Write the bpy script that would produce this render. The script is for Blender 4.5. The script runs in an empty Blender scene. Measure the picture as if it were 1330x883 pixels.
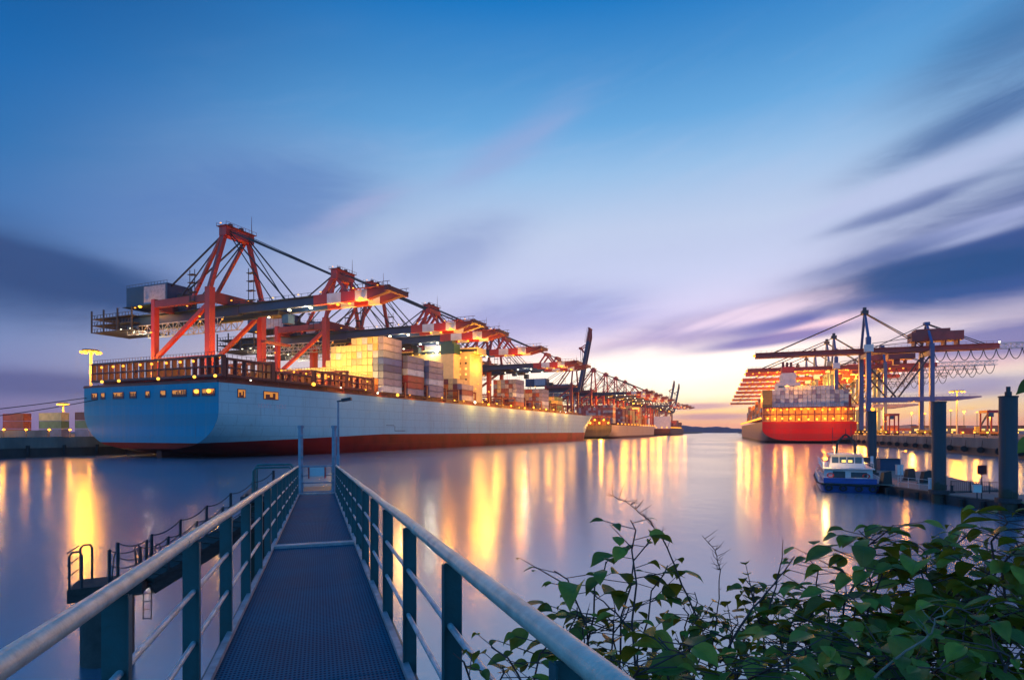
import bpy, math, random
from math import sin, cos, tan, pi, radians, sqrt, atan2
random.seed(7)
SC = bpy.context.scene
COL = SC.collection
# ------------------------------------------------------------------ camera model
F = 740.0; CX = 665.0; HY = 560.0; HC = 7.3
YAW = radians(23.06)
RT = (cos(YAW), sin(YAW)); FW = (-sin(YAW), cos(YAW))
def W(lat, dep, z=0.0):
    return (RT[0]*lat + FW[0]*dep, RT[1]*lat + FW[1]*dep, z)
def at(px, dep, z):
    return W((px-CX)/F*dep, dep, z)
def zpy(py, dep):
    return HC + (HY-py)/F*dep
def lin(r, g, b):
    def c(u):
        u /= 255.0
        return u/12.92 if u <= 0.04045 else ((u+0.055)/1.055)**2.4
    return (c(r), c(g), c(b), 1.0)
def vadd(a, b): return (a[0]+b[0], a[1]+b[1], a[2]+b[2])
def vsub(a, b): return (a[0]-b[0], a[1]-b[1], a[2]-b[2])
def vmul(a, k): return (a[0]*k, a[1]*k, a[2]*k)
def vlen(a): return sqrt(a[0]**2+a[1]**2+a[2]**2)
def vnorm(a):
    l = vlen(a) or 1.0
    return (a[0]/l, a[1]/l, a[2]/l)
def vcross(a, b): return (a[1]*b[2]-a[2]*b[1], a[2]*b[0]-a[0]*b[2], a[0]*b[1]-a[1]*b[0])
def lerp(a, b, t): return a+(b-a)*t
def vlerp(a, b, t): return tuple(lerp(x, y, t) for x, y in zip(a, b))

# ------------------------------------------------------------------ materials
def mat(name, col, rough=0.6, metal=0.0, var=0.25, scale=1.0, bump=0.0, bscale=20.0, dirt=None, dirt_amt=0.4, stretch=(1, 1, 1), spec=0.5, coord='Object'):
    m = bpy.data.materials.new(name); m.use_nodes = True
    nt = m.node_tree; N = nt.nodes; L = nt.links
    b = N['Principled BSDF']
    b.inputs['Roughness'].default_value = rough
    b.inputs['Metallic'].default_value = metal
    b.inputs['Specular IOR Level'].default_value = spec
    tc = N.new('ShaderNodeTexCoord'); mp = N.new('ShaderNodeMapping')
    mp.inputs['Scale'].default_value = stretch
    L.new(tc.outputs[coord], mp.inputs['Vector'])
    n = N.new('ShaderNodeTexNoise'); n.inputs['Scale'].default_value = scale; n.inputs['Detail'].default_value = 6
    n.inputs['Roughness'].default_value = 0.65
    L.new(mp.outputs[0], n.inputs['Vector'])
    r = N.new('ShaderNodeValToRGB')
    d = dirt if dirt else tuple(c*(1-var) for c in col[:3])
    r.color_ramp.elements[0].position = 0.32; r.color_ramp.elements[1].position = 0.62
    c0 = tuple(lerp(col[i], d[i], dirt_amt if dirt else 1.0) for i in range(3))
    c1 = tuple(min(1.0, c*(1+var*0.6)) for c in col[:3])
    r.color_ramp.elements[0].color = (*c0, 1); r.color_ramp.elements[1].color = (*c1, 1)
    L.new(n.outputs['Fac'], r.inputs['Fac']); L.new(r.outputs[0], b.inputs['Base Color'])
    if bump:
        n2 = N.new('ShaderNodeTexNoise'); n2.inputs['Scale'].default_value = bscale; n2.inputs['Detail'].default_value = 4
        L.new(tc.outputs[coord], n2.inputs['Vector'])
        bp = N.new('ShaderNodeBump'); bp.inputs['Strength'].default_value = bump; bp.inputs['Distance'].default_value = 0.02
        L.new(n2.outputs['Fac'], bp.inputs['Height']); L.new(bp.outputs[0], b.inputs['Normal'])
    return m
def emat(name, col, strength):
    m = bpy.data.materials.new(name); m.use_nodes = True
    nt = m.node_tree
    b = nt.nodes['Principled BSDF']
    b.inputs['Base Color'].default_value = (*[min(0.8, c) for c in col[:3]], 1)
    b.inputs['Emission Color'].default_value = (*col[:3], 1)
    b.inputs['Emission Strength'].default_value = strength
    return m

M = {}
M['crane_red'] = mat('crane_red_paint', (0.33, 0.018, 0.01), 0.5, 0, 0.3, 0.15, dirt=(0.12, 0.02, 0.015), stretch=(1, 1, 0.3))
M['crane_dark'] = mat('crane_dark_red', (0.15, 0.014, 0.013), 0.55, 0, 0.3, 0.2)
M['crane_blue'] = mat('crane_blue_paint', (0.008, 0.03, 0.08), 0.5, 0, 0.3, 0.1)
M['crane_navy'] = mat('crane_navy_paint', (0.035, 0.075, 0.19), 0.5, 0, 0.3, 0.1)
M['crane_white'] = mat('crane_white_panel', (0.55, 0.53, 0.5), 0.6, 0, 0.15, 0.3)
M['galv'] = mat('galvanised_lattice', (0.4, 0.42, 0.42), 0.5, 0.3, 0.3, 0.4)
M['black'] = mat('black_cable', (0.012, 0.012, 0.015), 0.6, 0, 0.2, 1)
M['violet'] = mat('portal_beam_paint', (0.13, 0.12, 0.24), 0.5, 0, 0.25, 0.2)
M['quay'] = mat('quay_concrete', (0.17, 0.14, 0.12), 0.85, 0, 0.4, 0.12, dirt=(0.06, 0.05, 0.045), dirt_amt=0.7, stretch=(1, 1, 0.25))
M['quaylow'] = mat('wet_quay_piling', (0.035, 0.03, 0.028), 0.6, 0, 0.4, 0.3, stretch=(1, 1, 0.3))
M['asphalt'] = mat('terminal_asphalt', (0.07, 0.065, 0.06), 0.85, 0, 0.3, 0.05)
M['maroon'] = mat('maroon_steel', (0.17, 0.028, 0.02), 0.55, 0, 0.35, 0.3)
M['rubber'] = mat('fender_rubber', (0.015, 0.015, 0.016), 0.8, 0, 0.3, 1)
M['pilesteel'] = mat('steel_pile', (0.045, 0.045, 0.058), 0.6, 0.1, 0.4, 0.6, bump=0.2, bscale=6, dirt=(0.05, 0.03, 0.025), stretch=(1, 1, 0.25))
def tide(m):
    nt = m.node_tree; N = nt.nodes; L = nt.links; b = N['Principled BSDF']; src = b.inputs['Base Color'].links[0].from_socket
    tc = N.new('ShaderNodeTexCoord'); sp = N.new('ShaderNodeSeparateXYZ'); L.new(tc.outputs['Object'], sp.inputs[0])
    n = N.new('ShaderNodeTexNoise'); n.inputs['Scale'].default_value = 1.6; n.inputs['Detail'].default_value = 6; L.new(tc.outputs['Object'], n.inputs['Vector'])
    a = N.new('ShaderNodeMath'); a.operation = 'MULTIPLY_ADD'; a.inputs[1].default_value = 2.2; L.new(n.outputs['Fac'], a.inputs[0]); L.new(sp.outputs[2], a.inputs[2])
    r = N.new('ShaderNodeMapRange'); r.inputs['From Min'].default_value = 3.6; r.inputs['From Max'].default_value = 3.1; L.new(a.outputs[0], r.inputs[0])
    x = N.new('ShaderNodeMix'); x.data_type = 'RGBA'; L.new(r.outputs[0], x.inputs['Factor']); L.new(src, x.inputs[6]); x.inputs[7].default_value = (0.022, 0.024, 0.014, 1)
    mp = N.new('ShaderNodeMapping'); mp.inputs['Scale'].default_value = (3, 3, 0.16); L.new(tc.outputs['Object'], mp.inputs[0])
    n2 = N.new('ShaderNodeTexNoise'); n2.inputs['Scale'].default_value = 1.0; n2.inputs['Detail'].default_value = 5; n2.inputs['Roughness'].default_value = 0.7; L.new(mp.outputs[0], n2.inputs['Vector'])
    r2 = N.new('ShaderNodeMapRange'); r2.inputs['From Min'].default_value = 0.56; r2.inputs['From Max'].default_value = 0.7; r2.inputs['To Max'].default_value = 0.8; L.new(n2.outputs['Fac'], r2.inputs[0])
    y = N.new('ShaderNodeMix'); y.data_type = 'RGBA'; L.new(r2.outputs[0], y.inputs['Factor']); L.new(x.outputs[2], y.inputs[6]); y.inputs[7].default_value = (0.1, 0.04, 0.02, 1)
    L.new(y.outputs[2], b.inputs['Base Color'])
tide(M['pilesteel'])
M['pontoon'] = mat('pontoon_deck_planks', (0.2, 0.13, 0.11), 0.75, 0, 0.35, 1.2, stretch=(1, 4, 1))
M['pontoonside'] = mat('pontoon_side_steel', (0.03, 0.025, 0.03), 0.6, 0.1, 0.4, 0.8)
M['steel'] = mat('dark_steel', (0.035, 0.037, 0.045), 0.55, 0.3, 0.3, 2)
M['postgrey'] = mat('grey_post_paint', (0.22, 0.25, 0.31), 0.5, 0.1, 0.3, 3)
M['white'] = mat('white_paint', (0.52, 0.52, 0.54), 0.45, 0, 0.12, 1.5)
M['ferryblue'] = mat('ferry_blue_paint', (0.018, 0.06, 0.26), 0.35, 0, 0.3, 0.7)
M['glass'] = mat('dark_glass', (0.03, 0.045, 0.06), 0.08, 0, 0.2, 1, spec=0.8)
M['redpaint'] = mat('signal_red_paint', (0.5, 0.03, 0.025), 0.5, 0, 0.2, 2)
M['dryreed'] = mat('dry_reed', (0.2, 0.15, 0.11), 0.8, 0, 0.3, 20)
M['bark'] = mat('stem_bark', (0.085, 0.035, 0.03), 0.8, 0, 0.4, 30)
M['bank'] = mat('bank_soil', (0.05, 0.05, 0.03), 0.95, 0, 0.5, 1.5, bump=0.5, bscale=6)
M['catwood'] = mat('catwalk_timber', (0.035, 0.028, 0.025), 0.8, 0, 0.5, 3, bump=0.4, bscale=15, stretch=(1, 1, 3))
M['pierconc'] = mat('dolphin_concrete', (0.06, 0.055, 0.05), 0.85, 0, 0.4, 1.2, bump=0.3, bscale=8)
M['rope'] = mat('mooring_rope', (0.05, 0.045, 0.045), 0.9, 0, 0.3, 3)
M['teal'] = mat('teal_handrail', (0.03, 0.12, 0.12), 0.5, 0.1, 0.3, 4)
M['warm'] = emat('sodium_lamp_glow', (1.0, 0.36, 0.03), 2.2)
M['warmhot'] = emat('floodlight_glow', (1.0, 0.45, 0.045), 2.6)
M['whitelamp'] = emat('white_floodlight_glow', (1.0, 0.93, 0.65), 4)
M['orangewin'] = emat('lit_mooring_opening', (1.0, 0.3, 0.04), 0.55)
M['winlit'] = emat('lit_cabin_window', (1.0, 0.6, 0.15), 1.3)
for _n in ('warm', 'warmhot', 'whitelamp', 'orangewin', 'winlit'):
    M[_n].cycles.emission_sampling = 'NONE'
CC = {
 'cream': (0.6, 0.47, 0.2), 'straw': (0.52, 0.38, 0.11), 'tan': (0.4, 0.31, 0.18), 'pale grey': (0.45, 0.45, 0.46), 'mauve grey': (0.26, 0.22, 0.27),
 'slate': (0.17, 0.18, 0.24), 'blue': (0.03, 0.07, 0.26), 'dark blue': (0.025, 0.045, 0.15), 'red': (0.4, 0.05, 0.04), 'orange': (0.62, 0.17, 0.025),
 'rust red': (0.27, 0.055, 0.03), 'maroon': (0.14, 0.03, 0.04), 'green': (0.12, 0.2, 0.09), 'white': (0.62, 0.6, 0.56)}
def cont_mat(name, col):
    m = mat('container_'+name.replace(' ', '_'), col, 0.6, 0, 0.22, 0.35, dirt=tuple(c*0.45 for c in col), dirt_amt=0.55)
    nt = m.node_tree; N = nt.nodes; L = nt.links
    tc = N.new('ShaderNodeTexCoord')
    w = N.new('ShaderNodeTexWave'); w.wave_type = 'BANDS'; w.bands_direction = 'Y'; w.inputs['Scale'].default_value = 1.15
    L.new(tc.outputs['Object'], w.inputs['Vector'])
    bp = N.new('ShaderNodeBump'); bp.inputs['Strength'].default_value = 0.6; bp.inputs['Distance'].default_value = 0.05
    L.new(w.outputs['Fac'], bp.inputs['Height']); L.new(bp.outputs[0], N['Principled BSDF'].inputs['Normal'])
    return m
CM = {k: cont_mat(k, v) for k, v in CC.items()}

# ------------------------------------------------------------------ mesh builder
class MB:
    def __init__(s): s.v = []; s.f = []; s.m = []
    def add(s, vs, fs, mi=0):
        o = len(s.v); s.v += [tuple(x) for x in vs]
        for f in fs: s.f.append(tuple(i+o for i in f)); s.m.append(mi)
    def box(s, c, d, mi=0):
        x, y, z = c; a, b, h = d[0]/2, d[1]/2, d[2]/2
        vs = [(x+i*a, y+j*b, z+k*h) for k in (-1, 1) for j in (-1, 1) for i in (-1, 1)]
        s.add(vs, [(0, 2, 3, 1), (4, 5, 7, 6), (0, 1, 5, 4), (2, 6, 7, 3), (0, 4, 6, 2), (1, 3, 7, 5)], mi)
    def bx(s, x0, x1, y0, y1, z0, z1, mi=0):
        s.box(((x0+x1)/2, (y0+y1)/2, (z0+z1)/2), (abs(x1-x0), abs(y1-y0), abs(z1-z0)), mi)
    def beam(s, p, q, w, h=None, mi=0, up=(0, 0, 1)):
        h = h or w
        d = vnorm(vsub(q, p))
        if abs(d[0]*up[0]+d[1]*up[1]+d[2]*up[2]) > 0.985: up = (0, 1, 0) if abs(d[1]) < 0.9 else (1, 0, 0)
        a = vnorm(vcross(d, up)); b = vcross(a, d)
        vs = []
        for P in (p, q):
            for i, j in ((-1, -1), (1, -1), (1, 1), (-1, 1)):
                vs.append(vadd(P, vadd(vmul(a, i*w/2), vmul(b, j*h/2))))
        s.add(vs, [(3, 2, 1, 0), (4, 5, 6, 7), (0, 1, 5, 4), (1, 2, 6, 5), (2, 3, 7, 6), (3, 0, 4, 7)], mi)
    def tube(s, pts, r, n=8, mi=0, cap=True):
        if not isinstance(r, (list, tuple)): r = [r]*len(pts)
        rings = []; prev = None
        for k, P in enumerate(pts):
            if k == 0: d = vsub(pts[1], pts[0])
            elif k == len(pts)-1: d = vsub(pts[-1], pts[-2])
            else: d = vsub(pts[k+1], pts[k-1])
            d = vnorm(d)
            if prev is None:
                u = (0, 0, 1) if abs(d[2]) < 0.9 else (1, 0, 0)
                a = vnorm(vcross(d, u))
            else:
                a = vsub(prev, vmul(d, sum(x*y for x, y in zip(prev, d)))); a = vnorm(a)
            prev = a; b = vcross(d, a)
            rings.append([vadd(P, vadd(vmul(a, r[k]*cos(2*pi*i/n)), vmul(b, r[k]*sin(2*pi*i/n)))) for i in range(n)])
        vs = [p for R in rings for p in R]; fs = []
        for k in range(len(rings)-1):
            for i in range(n):
                j = (i+1) % n
                fs.append((k*n+i, k*n+j, (k+1)*n+j, (k+1)*n+i))
        if cap:
            fs.append(tuple(range(n-1, -1, -1))); fs.append(tuple((len(rings)-1)*n+i for i in range(n)))
        s.add(vs, fs, mi)
    def ball(s, c, r, n=8, m=5, mi=0, sc=(1, 1, 1)):
        vs = [(c[0], c[1], c[2]-r*sc[2])]
        for j in range(1, m):
            t = -pi/2+pi*j/m
            for i in range(n):
                vs.append((c[0]+sc[0]*r*cos(t)*cos(2*pi*i/n), c[1]+sc[1]*r*cos(t)*sin(2*pi*i/n), c[2]+sc[2]*r*sin(t)))
        vs.append((c[0], c[1], c[2]+r*sc[2])); fs = []
        for i in range(n): fs.append((0, 1+(i+1) % n, 1+i))
        for j in range(m-2):
            for i in range(n):
                a = 1+j*n+i; b = 1+j*n+(i+1) % n
                fs.append((a, b, b+n, a+n))
        o = 1+(m-2)*n
        for i in range(n): fs.append((o+i, o+(i+1) % n, len(vs)-1))
        s.add(vs, fs, mi)
    def prism(s, poly, z0, z1, mi=0):
        n = len(poly)
        vs = [(p[0], p[1], z0) for p in poly]+[(p[0], p[1], z1) for p in poly]
        fs = [tuple(range(n-1, -1, -1)), tuple(range(n, 2*n))]
        for i in range(n):
            j = (i+1) % n; fs.append((i, j, n+j, n+i))
        s.add(vs, fs, mi)
    def cyl(s, x, y, z0, z1, r, n=16, mi=0, r1=None):
        s.tube([(x, y, z0), (x, y, z1)], [r, r1 if r1 else r], n, mi)
    def build(s, name, mats, parent=None, smooth=False, off=(0, 0, 0)):
        me = bpy.data.meshes.new(name)
        vs = s.v if off == (0, 0, 0) else [vsub(v, off) for v in s.v]
        me.from_pydata(vs, [], s.f)
        if not isinstance(mats, (list, tuple)): mats = [mats]
        for m in mats: me.materials.append(m)
        if len(mats) > 1: me.polygons.foreach_set('material_index', s.m)
        if smooth:
            me.polygons.foreach_set('use_smooth', [True]*len(s.f))
            try: me.set_sharp_from_angle(angle=radians(35))
            except Exception: pass
        me.update()
        o = bpy.data.objects.new(name, me); COL.objects.link(o)
        if parent is not None: o.parent = parent
        return o
def tag(o, label=None, cat=None, group=None, kind=None):
    if label: o['label'] = label
    if cat: o['category'] = cat
    if group: o['group'] = group
    if kind: o['kind'] = kind
    return o
def thing(name, label, cat, loc=(0, 0, 0), rz=0.0, group=None):
    o = bpy.data.objects.new(name, None); COL.objects.link(o)
    o.location = loc; o.rotation_euler = (0, 0, rz); o.empty_display_size = 0.5
    return tag(o, label, cat, group)
def dup(o, parent=None):
    c = o.copy(); COL.objects.link(c); c.parent = parent
    for ch in list(o.children):
        dup(ch, c)
    return c
def dup_thing(o, label, loc, rz=None):
    c = dup(o); c.location = loc
    if rz is not None: c.rotation_euler = (0, 0, rz)
    c['label'] = label
    return c
def light(loc, power, col=(1.0, 0.5, 0.12), r=0.5, parent=None, name='lamp_and_fill_light'):
    d = bpy.data.lights.new(name, 'POINT'); d.energy = power; d.color = col; d.shadow_soft_size = r
    o = bpy.data.objects.new(name, d); COL.objects.link(o); o.location = loc
    if parent: o.parent = parent
    return o
SOD = (1.0, 0.35, 0.025); AMB = (1.0, 0.48, 0.06); WHT = (1.0, 0.9, 0.65)
ORD = ['', 'first', 'second', 'third', 'fourth', 'fifth', 'sixth', 'seventh', 'eighth', 'ninth', 'tenth', 'eleventh', 'twelfth', 'thirteenth', 'fourteenth', 'fifteenth', 'sixteenth', 'seventeenth', 'eighteenth', 'nineteenth', 'twentieth']
def ordinal(n):
    if n <= 20: return ORD[n]
    return {30: 'thirtieth', 40: 'fortieth'}.get(n) or ('twenty-' if n < 30 else 'thirty-' if n < 40 else 'forty-')+ORD[n % 10]

# ------------------------------------------------------------------ world
def build_world():
    w = bpy.data.worlds.new('World'); SC.world = w; w.use_nodes = True
    nt = w.node_tree; N = nt.nodes; L = nt.links; N.clear()
    out = N.new('ShaderNodeOutputWorld')
    tc = N.new('ShaderNodeTexCoord'); sep = N.new('ShaderNodeSeparateXYZ'); L.new(tc.outputs['Generated'], sep.inputs[0])
    def val(v):
        return v
    def m(op, a, b=None, c=None, clamp=False):
        n = N.new('ShaderNodeMath'); n.operation = op; n.use_clamp = clamp
        for i, x in enumerate((a, b, c)):
            if x is None: continue
            if isinstance(x, (int, float)): n.inputs[i].default_value = x
            else: L.new(x, n.inputs[i])
        return n.outputs[0]
    az = m('ARCTAN2', sep.outputs[0], sep.outputs[1])
    el = m('ARCSINE', sep.outputs[2])
    def ae(px, py):
        a = math.atan((px-CX)/F); e = math.atan((HY-py)/F*cos(a))
        return a-YAW, e
    def ramp(fac, stops, emin, emax):
        t = m('MULTIPLY_ADD', fac, 1/(emax-emin), -emin/(emax-emin), True)
        r = N.new('ShaderNodeValToRGB'); r.color_ramp.interpolation = 'EASE' if False else 'LINEAR'
        els = r.color_ramp.elements
        while len(els) < len(stops): els.new(0.5)
        for e, (p, c) in zip(els, stops):
            e.position = (radians(p)-emin)/(emax-emin); e.color = lin(*c)
        L.new(t, r.inputs['Fac']); return r.outputs[0]
    E0, E1 = radians(-3), radians(60)
    cA = ramp(el, [(-2, (124, 104, 152)), (1.0, (126, 112, 164)), (4, (120, 126, 180)), (7, (118, 140, 192)), (11, (88, 132, 190)), (16, (56, 114, 178)), (21, (28, 108, 175)), (26, (8, 100, 172)), (33, (0, 82, 152)), (60, (0, 62, 130))], E0, E1)
    cB = ramp(el, [(-2, (222, 150, 140)), (0.6, (238, 166, 132)), (1.8, (255, 206, 134)), (3.6, (255, 238, 202)), (6.5, (252, 222, 206)), (11, (206, 196, 224)), (15, (198, 204, 234)), (19, (192, 208, 236)), (24, (152, 192, 232)), (28, (104, 168, 222)), (32, (74, 146, 208)), (37, (26, 120, 194)), (44, (0, 100, 180))], E0, E1)
    saz, sel = ae(890, 530)
    d = m('SUBTRACT', az, saz)
    d = m('ABSOLUTE', d)
    t = m('DIVIDE', d, radians(45))
    wgt = m('POWER', 2.718, m('MULTIPLY', m('POWER', t, 4.0), -1.0))
    def mix(f, a, b):
        n = N.new('ShaderNodeMix'); n.data_type = 'RGBA'; n.clamp_factor = True
        if isinstance(f, (int, float)): n.inputs['Factor'].default_value = f
        else: L.new(f, n.inputs['Factor'])
        for i, x in ((6, a), (7, b)):
            if isinstance(x, tuple): n.inputs[i].default_value = x
            else: L.new(x, n.inputs[i])
        return n.outputs[2]
    col = mix(wgt, cA, cB)
    cC = ramp(el, [(-2, (80, 116, 175)), (3, (96, 148, 208)), (12, (112, 184, 240)), (30, (66, 158, 236)), (60, (20, 112, 196))], E0, E1)  # unseen sky behind the camera, made bluer and lighter to light hull and deck
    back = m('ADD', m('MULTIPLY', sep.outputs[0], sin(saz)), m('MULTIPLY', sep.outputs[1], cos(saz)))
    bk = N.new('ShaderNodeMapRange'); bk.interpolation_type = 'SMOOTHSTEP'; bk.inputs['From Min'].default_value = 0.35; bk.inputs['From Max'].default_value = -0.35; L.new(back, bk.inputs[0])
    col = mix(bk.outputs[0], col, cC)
    # streaky noise in (azimuth, elevation)
    comb = N.new('ShaderNodeCombineXYZ'); L.new(az, comb.inputs[0]); L.new(el, comb.inputs[1])
    def noise(rot, sx, sy, scale, detail=5, dist=0.6, off=0.0):
        mp = N.new('ShaderNodeMapping'); mp.inputs['Rotation'].default_value = (0, 0, radians(rot))
        mp2 = N.new('ShaderNodeMapping'); mp2.inputs['Scale'].default_value = (sx, sy, 1); mp2.inputs['Location'].default_value = (off, off*0.7, 0)
        L.new(comb.outputs[0], mp.inputs['Vector']); L.new(mp.outputs[0], mp2.inputs['Vector'])
        n = N.new('ShaderNodeTexNoise'); n.inputs['Scale'].default_value = scale; n.inputs['Detail'].default_value = detail
        n.inputs['Distortion'].default_value = dist; n.inputs['Roughness'].default_value = 0.66
        L.new(mp2.outputs[0], n.inputs['Vector']); return n.outputs['Fac']
    nz1 = noise(-3, 1.0, 5.0, 4.2, 7, 0.7)
    nz2 = noise(-14, 1.0, 7.0, 4.0, 4, 0.4, 3.1)
    nz3 = noise(-2, 1.0, 4.0, 3.4, 7, 0.9, 7.7)
    # pale high streaks
    st = m('MULTIPLY', m('SUBTRACT', nz2, 0.5, None), 2.6, None, True)
    lowfade = m('MULTIPLY_ADD', el, -1/radians(36), 1.0, True)
    col = mix(m('MULTIPLY', m('MULTIPLY', st, m('MULTIPLY', lowfade, wgt)), 0.5), col, lin(200, 205, 234))
    blobs = [
     (50, 352, 190, 34, -7, (38, 76, 128), 0.95, nz3), (-120, 330, 260, 60, -4, (55, 80, 130), 0.8, nz3),
     (60, 500, 200, 22, 0, (84, 86, 138), 0.7, nz1), (330, 265, 190, 70, 14, (84, 124, 188), 0.65, nz3),
     (700, 412, 130, 34, 5, (122, 126, 186), 0.8, nz1), (580, 335, 120, 40, 20, (120, 142, 198), 0.6, nz3),
     (955, 426, 130, 24, 4, (92, 98, 164), 1.0, nz3), (850, 452, 110, 16, 4, (128, 112, 168), 0.8, nz1),
     (1265, 348, 190, 50, 4, (38, 80, 136), 1.0, nz3), (1270, 156, 160, 28, 13, (46, 92, 152), 0.75, nz3), (1160, 374, 190, 18, 5, (62, 86, 146), 0.85, nz1),
     (1175, 268, 95, 12, 10, (70, 96, 158), 0.75, nz1), (1330, 50, 150, 55, 12, (38, 80, 138), 0.55, nz3), (1330, 440, 180, 26, 3, (92, 96, 160), 0.8, nz1),
     (1250, 500, 150, 20, 0, (112, 106, 168), 0.7, nz1), (905, 528, 55, 4.5, 2, (196, 150, 160), 0.8, nz1), (920, 541, 70, 5, 0, (178, 132, 158), 0.7, nz1), (1500, 250, 260, 90, 8, (60, 84, 145), 0.8, nz1),
     (1000, 403, 160, 14, 9, (238, 214, 228), 0.7, nz2), (1050, 428, 70, 9, 12, (246, 206, 214), 0.75, nz2), (1210, 228, 210, 24, 11, (186, 196, 232), 0.65, nz2), (1270, 292, 120, 11, 9, (170, 180, 222), 0.75, nz2),
     (850, 478, 200, 30, 3, (255, 240, 226), 0.75, nz1), (760, 350, 330, 70, 10, (188, 198, 232), 0.5, nz3), (620, 440, 160, 24, 4, (200, 190, 216), 0.5, nz2), (1180, 480, 150, 14, 2, (236, 180, 186), 0.6, nz2), (660, 195, 120, 24, 28, (150, 168, 216), 0.55, nz2), (460, 275, 80, 14, 25, (176, 176, 218), 0.5, nz2),
     (1235, 352, 150, 26, 3, (34, 76, 130), 0.9, nz1), (1150, 330, 120, 12, 9, (70, 96, 156), 0.6, nz2), (1010, 440, 110, 8, 6, (96, 92, 158), 0.8, nz1), (1290, 300, 110, 8, 9, (176, 186, 224), 0.6, nz2),
    ]
    for (px, py, rx, ry, ang, c, s, nz) in blobs:
        a0, e0 = ae(px, py); A = radians(ang)
        du = m('SUBTRACT', az, a0); dv = m('SUBTRACT', el, e0)
        u = m('ADD', m('MULTIPLY', du, cos(A)), m('MULTIPLY', dv, sin(A)))
        v = m('SUBTRACT', m('MULTIPLY', dv, cos(A)), m('MULTIPLY', du, sin(A)))
        k = cos(math.atan((px-CX)/F))**1.5 if 0 < px < 1330 else 0.8
        q = m('ADD', m('POWER', m('DIVIDE', m('ABSOLUTE', u), rx/F*k), 2.0), m('POWER', m('DIVIDE', m('ABSOLUTE', v), ry/F*k), 2.0))
        g = m('POWER', 2.718, m('MULTIPLY', q, -1.0))
        # wispy edge: noise raises or eats the falloff
        g2 = m('ADD', m('MULTIPLY', g, 1.5), m('MULTIPLY', m('SUBTRACT', nz, 0.5), m('MULTIPLY', g, 2.2)))
        g3 = m('MULTIPLY', m('MULTIPLY', g2, s), 1.0, None, True)
        sm = N.new('ShaderNodeMapRange'); sm.interpolation_type = 'SMOOTHSTEP'; L.new(g3, sm.inputs[0])
        col = mix(m('MULTIPLY', sm.outputs[0], min(1.0, s+0.05)), col, lin(*c))
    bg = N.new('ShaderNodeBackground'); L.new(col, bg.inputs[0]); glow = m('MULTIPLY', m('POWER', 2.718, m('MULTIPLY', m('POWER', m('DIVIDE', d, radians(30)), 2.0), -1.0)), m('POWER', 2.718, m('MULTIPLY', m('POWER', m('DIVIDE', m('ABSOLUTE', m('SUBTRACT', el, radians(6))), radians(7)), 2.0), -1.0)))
    L.new(m('ADD', m('MULTIPLY_ADD', bk.outputs[0], 0.5, 1.03), m('MULTIPLY', glow, 0.5)), bg.inputs[1])  # unseen sky behind is boosted above its natural level to lift the foreground
    sky = N.new('ShaderNodeTexSky'); sky.sky_type = 'NISHITA'; sky.sun_disc = False
    sky.sun_elevation = radians(1.0); sky.sun_rotation = saz
    sky.air_density = 1.0; sky.dust_density = 1.0; sky.ozone_density = 3.0
    bg2 = N.new('ShaderNodeBackground'); L.new(sky.outputs[0], bg2.inputs[0]); bg2.inputs[1].default_value = 0.0003
    add = N.new('ShaderNodeAddShader'); L.new(bg.outputs[0], add.inputs[0]); L.new(bg2.outputs[0], add.inputs[1])
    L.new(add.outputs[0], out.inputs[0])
    s = bpy.data.lights.new('sun', 'SUN'); s.energy = 0.02; s.angle = radians(10); s.color = (1.0, 0.62, 0.4)
    so = bpy.data.objects.new('sun', s); COL.objects.link(so)
    so.rotation_euler = (radians(90-2.0), 0, -(saz+pi))   # light travels from the sunset towards the camera
    so.location = (0, 0, 200)
build_world()

# ------------------------------------------------------------------ water
def build_water():
    m = bpy.data.materials.new('harbour_water'); m.use_nodes = True
    nt = m.node_tree; N = nt.nodes; L = nt.links; b = N['Principled BSDF']
    b.inputs['Base Color'].default_value = (0.045, 0.12, 0.18, 1)
    b.inputs['IOR'].default_value = 5.2; b.distribution = 'MULTI_GGX'
    tc = N.new('ShaderNodeTexCoord')
    n = N.new('ShaderNodeTexNoise'); n.inputs['Scale'].default_value = 0.02; n.inputs['Detail'].default_value = 4
    L.new(tc.outputs['Object'], n.inputs['Vector'])
    r = N.new('ShaderNodeMapRange'); r.inputs['From Min'].default_value = 0.3; r.inputs['From Max'].default_value = 0.7
    r.inputs['To Min'].default_value = 0.165; r.inputs['To Max'].default_value = 0.23
    L.new(n.outputs['Fac'], r.inputs[0]); L.new(r.outputs[0], b.inputs['Roughness'])
    n2 = N.new('ShaderNodeTexNoise'); n2.inputs['Scale'].default_value = 0.5; n2.inputs['Detail'].default_value = 5; n2.inputs['Roughness'].default_value = 0.6
    L.new(tc.outputs['Object'], n2.inputs['Vector'])
    bp = N.new('ShaderNodeBump'); bp.inputs['Strength'].default_value = 0.06; bp.inputs['Distance'].default_value = 0.3
    L.new(n2.outputs['Fac'], bp.inputs['Height']); L.new(bp.outputs[0], b.inputs['Normal'])
    mb = MB(); S = 9000
    mb.add([(-S, -S, 0), (S, -S, 0), (S, S, 0), (-S, S, 0)], [(0, 1, 2, 3)])
    tag(mb.build('water', m), kind='structure')
build_water()
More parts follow.
